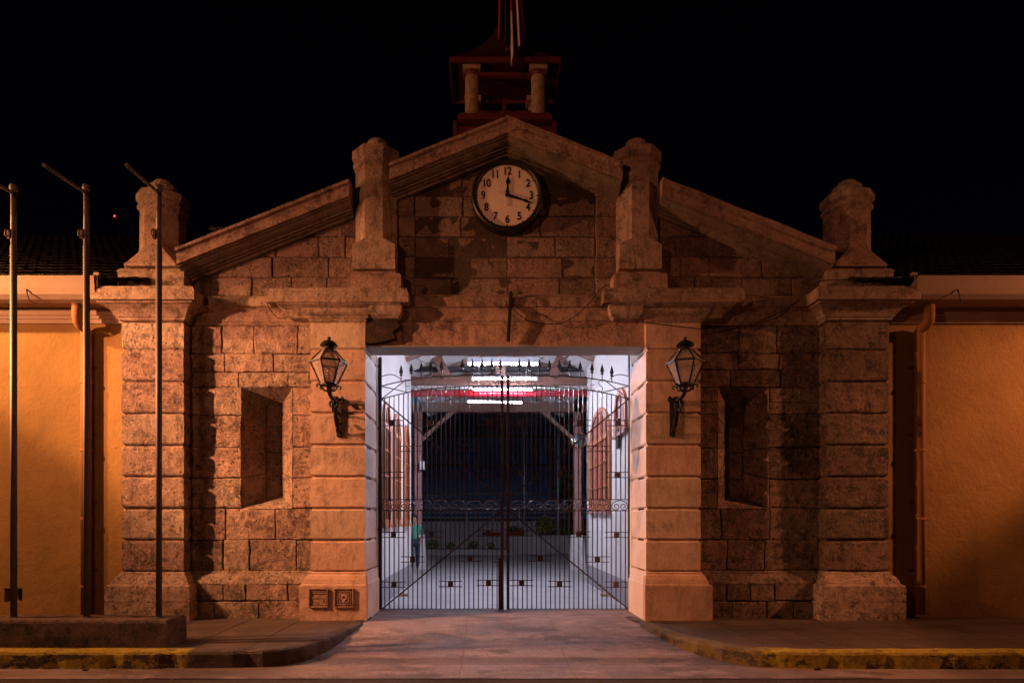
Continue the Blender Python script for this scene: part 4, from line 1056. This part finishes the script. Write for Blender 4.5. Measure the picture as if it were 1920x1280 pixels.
for (z, yy, m_) in ((5.60, 6.3, 'cable_black'), (5.74, 5.2, 'timber'), (5.66, 7.6, 'timber'), (5.60, 9.2, 'timber')):
    mb = MB(); mb.box(-2.5, 2.5, yy, yy + .14, z - .05, z + .06); mb.build('purlin', m_, ps, .005)
for yy in (1.6, 2.7, 3.8, 4.9, 7.2, 8.6, 10.0, 11.4):
    for s in (-1, 1):
        mb = MB(); mb.bar((s * 2.27, yy, 5.47), (AX, yy, 6.40), .09, .09, up=(0, 1, 0)); mb.build('rafter', 'brace_wood', ps)
# gallery frame in the yard
PY = 10.3
for s in (-1, 1):
    x = 2.65 if s > 0 else -2.57
    mb = MB(); mb.box(x - .12, x + .12, PY - .12, PY + .12, 1.10, 5.40); mb.build('post', 'mauve_paint', ps, .01)
    mb = MB(); bell(mb, x, PY, [(.24, .02, -.02), (.235, .02, .3), (.19, .02, 1.08), (.17, .05, 1.12)], 0); mb.build('post_base', 'white_paint', ps)
    mb = MB(); mb.bar((x - s * .05, PY, 4.2), (x - s * 1.35, PY, 5.38), .12, .12, up=(0, 1, 0)); mb.build('post_brace', 'brace_wood', ps)
mb = MB(); mb.box(-4.2, 4.2, PY - .12, PY + .12, 5.15, 5.46); mb.build('gallery_beam', 'timber', ps, .01)

# fluorescent lights; the first, behind the lintel, is added unseen to brighten the jambs
for i, (px0, px1, py, yy, rz) in enumerate(((866, 1022, 650, 1.85, 0), (878, 1010, 683, 3.1, 0), (886, 1006, 711, 4.45, 0), (887, 998, 730.5, 5.55, 0), (877, 979, 754, 6.95, .10))):
    x0, x1 = PX(px0, yy), PX(px1, yy); z = PZ(py, yy); L = (x1 - x0) / 2; cx = (x0 + x1) / 2
    names = ['fluorescent light directly behind the lintel, closest to the gate', 'fluorescent light with wide reflector, topmost seen above the gate arch', 'fluorescent light just under the one with the wide reflector',
             'fluorescent light hung in front of the red beam', 'fluorescent light farthest in, hung slightly askew below the red beam']
    t = thing('ceiling_light', names[i], 'light', (cx, yy, z), 'fluorescent lights in the passage', rz)
    mb = MB(); mb.tube([(-L, 0, 0), (L, 0, 0)], .0105, 10); mb.build('tube', 'tube_light', t, loc=(0, 0, 0))
    mb = MB(); h = .10 if i in (1, 4) else .05
    mb.loops([[(x, .05, .03), (x, .04, .045 + h), (x, -.04, .045 + h), (x, -.05, .03)] for x in (-L - .02, L + .02)]); mb.build('housing', 'housing', t, loc=(0, 0, 0))
    mb = MB()
    for sx in (-1, 1):
        mb.box(sx * (L + .006) - .012, sx * (L + .006) + .012, -.025, .025, -.03, .04); mb.tube([(sx * L * .8, 0, .1), (sx * L * .8, 0, 1.0)], .004, 5)
    mb.build('end_cap', 'white_paint', t, loc=(0, 0, 0))
# tangled ceiling cables
for k in range(9):
    x = R(-2.2, 1.2); yy = R(4.6, 5.8); z = R(5.30, 5.62); w_ = R(.5, 1.3)
    mb = MB(); mb.tube(catm([(x, yy, z + .05), (x + w_ * .25, yy, z - R(.02, .14)), (x + w_ * .5, yy + .1, z - R(.05, .2)), (x + w_ * .8, yy, z - R(0, .1)), (x + w_, yy, z + .06)]), .008, 5); o = mb.build('ceiling_cable', 'cable_black')
    tag(o, 'loose black cable looping among the roof timbers of the passage', 'cable', 'loose cables under the passage roof')
for k, (px, py, lab) in enumerate(((1137, 1117, 'pale wooden block on the passage floor by the right wall'), (757, 1117, 'small wooden block on the passage floor by the left wall'))):
    d = 1.6 * F / (py - 975); yy = CY + d; x = PX(px, yy); h_ = .11 if k == 0 else .09
    mb = MB(); mb.box(x - h_, x + h_, yy - .06, yy + .12, 0, .055); o = mb.build('wooden_block', 'light_wood', None, .004); tag(o, lab, 'wooden block')
# round mirror on the right post
t = thing('convex_mirror', 'round convex mirror with orange rim fixed to the right post in the yard', 'mirror', (2.68, 10.1, 4.2))
x, yy, z = PX(1085, 10.1), 10.1, PZ(825, 10.1)
mb = MB(); cyl_y(mb, x, z, [(.235, yy), (.24, yy - .03), (.265, yy - .03), (.27, yy + .03), (.1, yy + .04)], 28); mb.build('rim', 'window_wood', t)
mb = MB(); mb.loops([[(x + r * math.cos(k * PI / 14), y_, z + r * math.sin(k * PI / 14)) for k in range(28)] for r, y_ in ((.238, yy - .005), (.2, yy - .03), (.12, yy - .05), (.02, yy - .06))], 0, False, True, True); mb.build('mirror_glass', 'mirror_face', t)
mb = MB(); mb.box(PX(787, 10.1), PX(796, 10.1), 9.95, 10.2, PZ(880, 10.1), PZ(865, 10.1)); mb.box(PX(788, 10.1), PX(794, 10.1), 9.90, 9.95, PZ(877, 10.1), PZ(868, 10.1)); o = mb.build('security_camera', 'white_paint', None, .01); tag(o, 'small white box camera fixed to the left post in the yard', 'camera')

# ================================================================== YARD
YY = 18.5
mb = MB(); mb.rings(PX(950, YY + 1), PX(1300, YY + 1), YY + 1.2, YY + 1.45, [(0, 0), (0, .86), (-.01, .88)], 0, back=1); mb.rough(.4, .01, 2)
o = mb.build('planter_wall', 'planter_concrete'); tag(o, 'tall grey concrete planter wall on the right of the yard', 'planter')
mb = MB(); mb.rings(PX(700, YY), PX(960, YY), YY, YY + .3, [(0, 0), (0, .22), (-.02, .25)], 0, back=1); mb.rough(.4, .01, 2)
o = mb.build('planter_kerb', 'planter_concrete'); tag(o, 'low pale concrete edging of the flower bed on the left of the yard', 'planter')
mb = MB(); mb.box(PX(600, 22), PX(1010, 22), 22, 22.2, 0, 1.55); o = mb.build('garden_wall', 'planter_concrete'); tag(o, 'grey garden wall behind the low flower bed', 'wall')
o = sheet('planter_soil', 'soil', PX(700, YY), PX(960, YY), YY + .3, 22, lambda x, y: .15)
o = sheet('planter_soil', 'soil', PX(950, 19.5), PX(1300, 19.5), YY + 1.45, 25, lambda x, y: .8)
def foliage(mb, c, rx, ry, rz, n, size, mat=None):
    for _ in range(n):
        d = Vector((random.gauss(0, 1), random.gauss(0, 1), random.gauss(0, 1))).normalized() * (R(.15, 1) ** .45)
        wob = .75 + .4 * noise.noise(d * 2.2 + Vector(c))
        p = Vector(c) + Vector((d.x * rx, d.y * ry, d.z * rz)) * wob
        a = Vector((R(-1, 1), R(-1, 1), R(-1, 1))).normalized(); b = a.cross(Vector((R(-1, 1), R(-1, 1), R(-1, 1)))).normalized(); s_ = size * R(.6, 1.3)
        mb._f([mb.v(p - a * s_), mb.v(p + b * s_ * .4), mb.v(p + a * s_), mb.v(p - b * s_ * .4)], R(0, 1))
def plant(name, label, cat, c, r, n, size, mat, group=None, flowers=0, fmat='flower', h=0):
    t = thing(name, label, cat, (c[0], c[1], c[2] - r[2]), group)
    mb = MB(); foliage(mb, c, *r, n, size); mb.build('foliage', mat, t)
    mb = MB(); 
    for k in range(3): mb.tube([(c[0] + (k - 1) * .05, c[1], c[2] - r[2] - h), (c[0] + (k - 1) * r[0] * .4, c[1], c[2])], [.02, .008], 5)
    mb.build('stem', 'timber', t)
    if flowers:
        mb = MB()
        for _ in range(flowers):
            d = Vector((random.gauss(0, 1), -abs(random.gauss(0, 1)), random.gauss(0, 1))).normalized(); p = Vector(c) + Vector((d.x * r[0], d.y * r[1], d.z * r[2])) * .95
            mb.lathe(p.x, p.y, [(.004, p.z - .02), (.035, p.z), (.004, p.z + .02)], 6)
        mb.build('blossoms', fmat, t)
plant('flowering_shrub', 'rounded shrub dotted with yellow flowers above the right planter wall', 'shrub', (PX(1022, 20.5), 20.5, PZ(982, 20.5)), (.62, .45, .42), 900, .07, 'leaf', flowers=70)
for px, lab in ((965, 'low dark hedge plant left of the yellow flowered shrub'), (1060, 'low dark hedge plant right of the yellow flowered shrub'), (1100, 'low dark hedge plant behind the mirror post')):
    plant('hedge_plant', lab, 'shrub', (PX(px, 21), 21, PZ(994, 21)), (.62, .4, .28), 600, .07, 'leaf_dark', 'hedge plants in the right planter')
for px, r_, lab, f in ((812, .42, 'low leafy plant at the left end of the flower bed', 16), (845, .28, 'small leafy plant between the two larger bedding plants on the left', 12), (887, .36, 'white flowered bedding plant in the middle of the bed', 26), (921, .26, 'small white flowered bedding plant near the gate\'s centre post', 18)):
    plant('bedding_plant', lab, 'plant', (PX(px, 19.2), 19.2, PZ(1026, 19.2) + r_ * .3), (r_, .3, r_ * .8), 420, .06, 'leaf', 'bedding plants in the low bed', f, 'pale_flower')
# palms or tree mass at the right
def tree(label, x, y, z, h, r):
    t = thing('tree', label, 'tree', (x, y, z)); mb = MB(); mb.tube([(x, y, z), (x + .1, y, z + h * .5), (x - .1, y, z + h * .85)], [.14, .10, .05], 8)
    for k in range(5):
        a = R(0, 6.28); mb.tube([(x, y, z + h * (.4 + .08 * k)), (x + math.cos(a) * r * .6, y + math.sin(a) * r * .6, z + h * (.6 + .08 * k))], [.05, .015], 6)
    mb.build('trunk', 'timber', t); mb = MB()
    for k in range(12):
        a = R(0, 6.28); rr = R(0, .75) * r; foliage(mb, (x + rr * math.cos(a), y + rr * math.sin(a), z + h * R(.5, 1.05)), r * .42, r * .42, r * .3, 260, .11)
    mb.build('crown', 'leaf_dark', t)
tree('dark leafy tree in the yard behind the mirror post', PX(1066, 23), 23, .8, 4.4, 1.0)
for px, top, bot, lab in ((983, 700, 990, 'slim pale metal post just right of the gate centre'), (1046, 700, 1005, 'slim pale metal post right of the flowering shrub')):
    yy = 20.0; x = PX(px, yy); mb = MB(); mb.tube([(x, yy, .8), (x, yy, PZ(top, yy))], .035 if px < 1000 else .05, 8); mb.lathe(x, yy, [(.07, .8), (.07, .83), (.04, .84)], 8); o = mb.build('metal_post', 'blue_post', None); tag(o, lab, 'post')
# dark building closing the yard
bl = thing('yard_building', 'dark blue unlit building closing the far side of the yard', 'building', (0, 27, 0))
mb = MB(); mb.box(-24, 24, 27, 35, 1.7, 15); mb.build('wall', 'night_blue', bl)
mb = MB(); mb.box(-24, 24, 26.9, 27, .0, 1.69); mb.build('wall_base', 'clock_black', bl)
mb = MB(); 
for k in range(41): mb.box(-18 + k * .9 - .03, -18 + k * .9 + .03, 26.95, 27, 1.7, 14.5)
for z in (3.2, 4.9, 6.6): mb.box(-18, 18, 26.90, 26.947, z - .06, z + .06)
mb.build('wall_ribs', 'clock_black', bl)
mb = MB()
for z in (1.78, 2.05, 2.32): mb.box(-12, 12, 25.4, 25.43, z - .02, z + .02)
for k in range(17): mb.box(-12 + k * 1.5 - .03, -12 + k * 1.5 + .03, 25.4, 25.46, 0, 2.4)
o = mb.build('yard_railing', 'blue_post'); tag(o, 'pale blue metal railing in front of the dark building at the back of the yard', 'railing')

# person by the left post
def person():
    x, y = PX(777, 9.6), 9.6
    t = thing('person', 'person in a mint green top and dark jeans standing by the left post', 'person', (x, y, 0))
    J = {'pel': (0, 0, .95), 'sp': (.0, .0, 1.15), 'ch': (.0, .01, 1.36), 'nk': (0, .0, 1.50), 'hd': (0, -.02, 1.60), 'ht': (0, -.01, 1.72),
         'lh': (-.10, 0, .92), 'lk': (-.12, -.04, .50), 'la': (-.12, .02, .09), 'lt': (-.13, -.12, .04), 'rh': (.10, 0, .92), 'rk': (.11, -.02, .50), 'ra': (.10, .04, .09), 'rt': (.11, -.10, .04),
         'ls': (-.19, 0, 1.42), 'le': (-.24, .02, 1.14), 'lw': (-.20, -.12, .93), 'rs': (.19, 0, 1.42), 're': (.25, .03, 1.14), 'rw': (.20, -.12, .95)}
    rad = {'pel': .15, 'sp': .135, 'ch': .15, 'nk': .055, 'hd': .085, 'ht': .075, 'lh': .095, 'lk': .06, 'la': .04, 'lt': .035, 'rh': .095, 'rk': .06, 'ra': .04, 'rt': .035, 'ls': .06, 'le': .042, 'lw': .03, 'rs': .06, 're': .042, 'rw': .03}
    E = [('pel', 'sp'), ('sp', 'ch'), ('ch', 'nk'), ('nk', 'hd'), ('hd', 'ht'), ('pel', 'lh'), ('lh', 'lk'), ('lk', 'la'), ('la', 'lt'), ('pel', 'rh'), ('rh', 'rk'), ('rk', 'ra'), ('ra', 'rt'), ('ch', 'ls'), ('ls', 'le'), ('le', 'lw'), ('ch', 'rs'), ('rs', 're'), ('re', 'rw')]
    def skin(name, keys, mat, grow=0.0, trim=None):
        ks = [k for k in J if k in keys]; me = bpy.data.meshes.new(name); idx = {k: i for i, k in enumerate(ks)}
        me.from_pydata([J[k] for k in ks], [(idx[a], idx[b]) for a, b in E if a in idx and b in idx], []); me.materials.append(MATS[mat])
        o = bpy.data.objects.new(name, me); col.objects.link(o); o.parent = t
        m = o.modifiers.new('skin', 'SKIN'); m.use_smooth_shade = True
        if not me.skin_vertices: me.attributes.new if False else None
        sv = me.skin_vertices[0].data if me.skin_vertices else None
        if sv is None: return o
        for k in ks: r = rad[k] + grow; sv[idx[k]].radius = (r, r); sv[idx[k]].use_root = (k == ks[0])
        s_ = o.modifiers.new('sub', 'SUBSURF'); s_.levels = 2; s_.render_levels = 2; return o
    import bpy as _b
    def mk(name, keys, mat, grow):
        o = skin(name, keys, mat, grow)
        return o
    body = mk('body', set(J), 'skin', 0)
    mk('shirt', {'pel', 'sp', 'ch', 'ls', 'le', 'rs', 're'}, 'mint_cloth', .018)
    mk('jeans', {'pel', 'lh', 'lk', 'la', 'rh', 'rk', 'ra'}, 'denim', .014)
    mb = MB(); mb.lathe(0, .01, [(.02, 1.55), (.09, 1.60), (.10, 1.68), (.09, 1.75), (.05, 1.79), (.005, 1.80)], 12, smooth=True); mb.build('hair', 'hair', t, loc=(0, .025, 0))
    mb = MB()
    for sx in (-1, 1):
        wx, wy, wz = J['lw'] if sx < 0 else J['rw']
        for f in range(4): mb.tube([(wx + (f - 1.5) * .018, wy, wz - .02), (wx + (f - 1.5) * .020, wy - .03, wz - .07), (wx + (f - 1.5) * .02, wy - .035, wz - .11 + abs(f - 1.5) * .01)], [.009, .008, .006], 6)
        mb.tube([(wx - sx * .03, wy, wz - .01), (wx - sx * .045, wy - .04, wz - .05)], [.01, .007], 6)
    mb.build('fingers', 'skin', t, loc=(0, 0, 0))
person()

# distant mast with a red beacon
mt = thing('radio_mast', 'distant lattice mast with a red warning light above the left roof', 'mast', (PX(215, 60), 60, 0))
x, z = PX(215, 60), PZ(407, 60)
mb = MB()
for sx, sy in ((-1, -1), (1, -1), (1, 1), (-1, 1)): mb.bar((x + sx * .6, 60 + sy * .6, 0), (x + sx * .15, 60 + sy * .15, z), .08)
for k in range(16): mb.bar((x - .6 + .45 * k / 16, 59.4 + .45 * k / 16, k * z / 16), (x + .6 - .45 * k / 16, 59.4 + .45 * k / 16, (k + 1) * z / 16), .05)
mb.build('lattice', 'black_iron', mt)
mb = MB(); mb.lathe(x, 60, [(.02, z), (.09, z + .04), (.09, z + .17), (.02, z + .2)], 10); mb.build('beacon', 'beacon_red', mt)

# weeds in the stone joints and litter
def weed(x, y, z, n, s_, label):
    mb = MB()
    for _ in range(n):
        a = R(0, 6.28); d = Vector((math.cos(a), math.sin(a) * .6 - .3, R(.3, 1.4))).normalized(); L = s_ * R(.5, 1.2); b = Vector((-d.y, d.x, 0)) * .008 + Vector((.006, 0, 0)); p = Vector((x + R(-s_, s_) * .6, y, z))
        mb._f([mb.v(p - b), mb.v(p + b), mb.v(p + d * L * .6 + b * .8 + Vector((0, -.01, 0))), mb.v(p + d * L - Vector((0, 0, L * .2)))])
    o = mb.build('weed', 'weed'); tag(o, label, 'plant')
weed(PX(408, -.2), -.2, AZ - SL * abs(PX(408, -.2) - AX) - .02, 40, .10, 'small tuft growing on the left raking coping')
weed(PX(350, 0), -.02, 5.72, 50, .13, 'dark tuft in the corner beside the left outer pinnacle')
weed(PX(975, -2.85), -2.85, -.2, 30, .05, 'little tuft of grass at the edge of the driveway concrete') if False else None
weed(PX(1535, -2.62), -2.60, -.2, 26, .06, 'little weeds at the foot of the yellow kerb on the right')
weed(PX(160, -2.60), -2.60, -.2, 26, .05, 'little weeds at the foot of the yellow kerb on the left')
weed(PX(1540, .05), .02, 0, 30, .09, 'thin weeds at the foot of the right outer pilaster')
mb = MB()
for _ in range(170):
    x, y = R(-7, 8), R(-3.1, -.05)
    if abs(x) < 2.5 and y > -2: 
        z = dz(x, y) + .008
        if R(0, 1) < .8: continue
    elif y > -2.35 and abs(x) > 3.0: z = .012
    elif y < -2.6: z = -.19
    else: continue
    a = R(0, 6.28); s_ = R(.006, .022); u = Vector((math.cos(a), math.sin(a), R(-.3, .3))) * s_; v_ = Vector((-math.sin(a), math.cos(a), R(-.2, .3))) * s_ * .5; p = Vector((x, y, z))
    mb._f([mb.v(p - u), mb.v(p - v_), mb.v(p + u), mb.v(p + v_)])
o = mb.build('litter', 'dry_leaf'); o["kind"] = 'stuff'; o["label"] = 'tiny dry leaves and litter scattered on pavement and gutter'; o["category"] = 'litter'
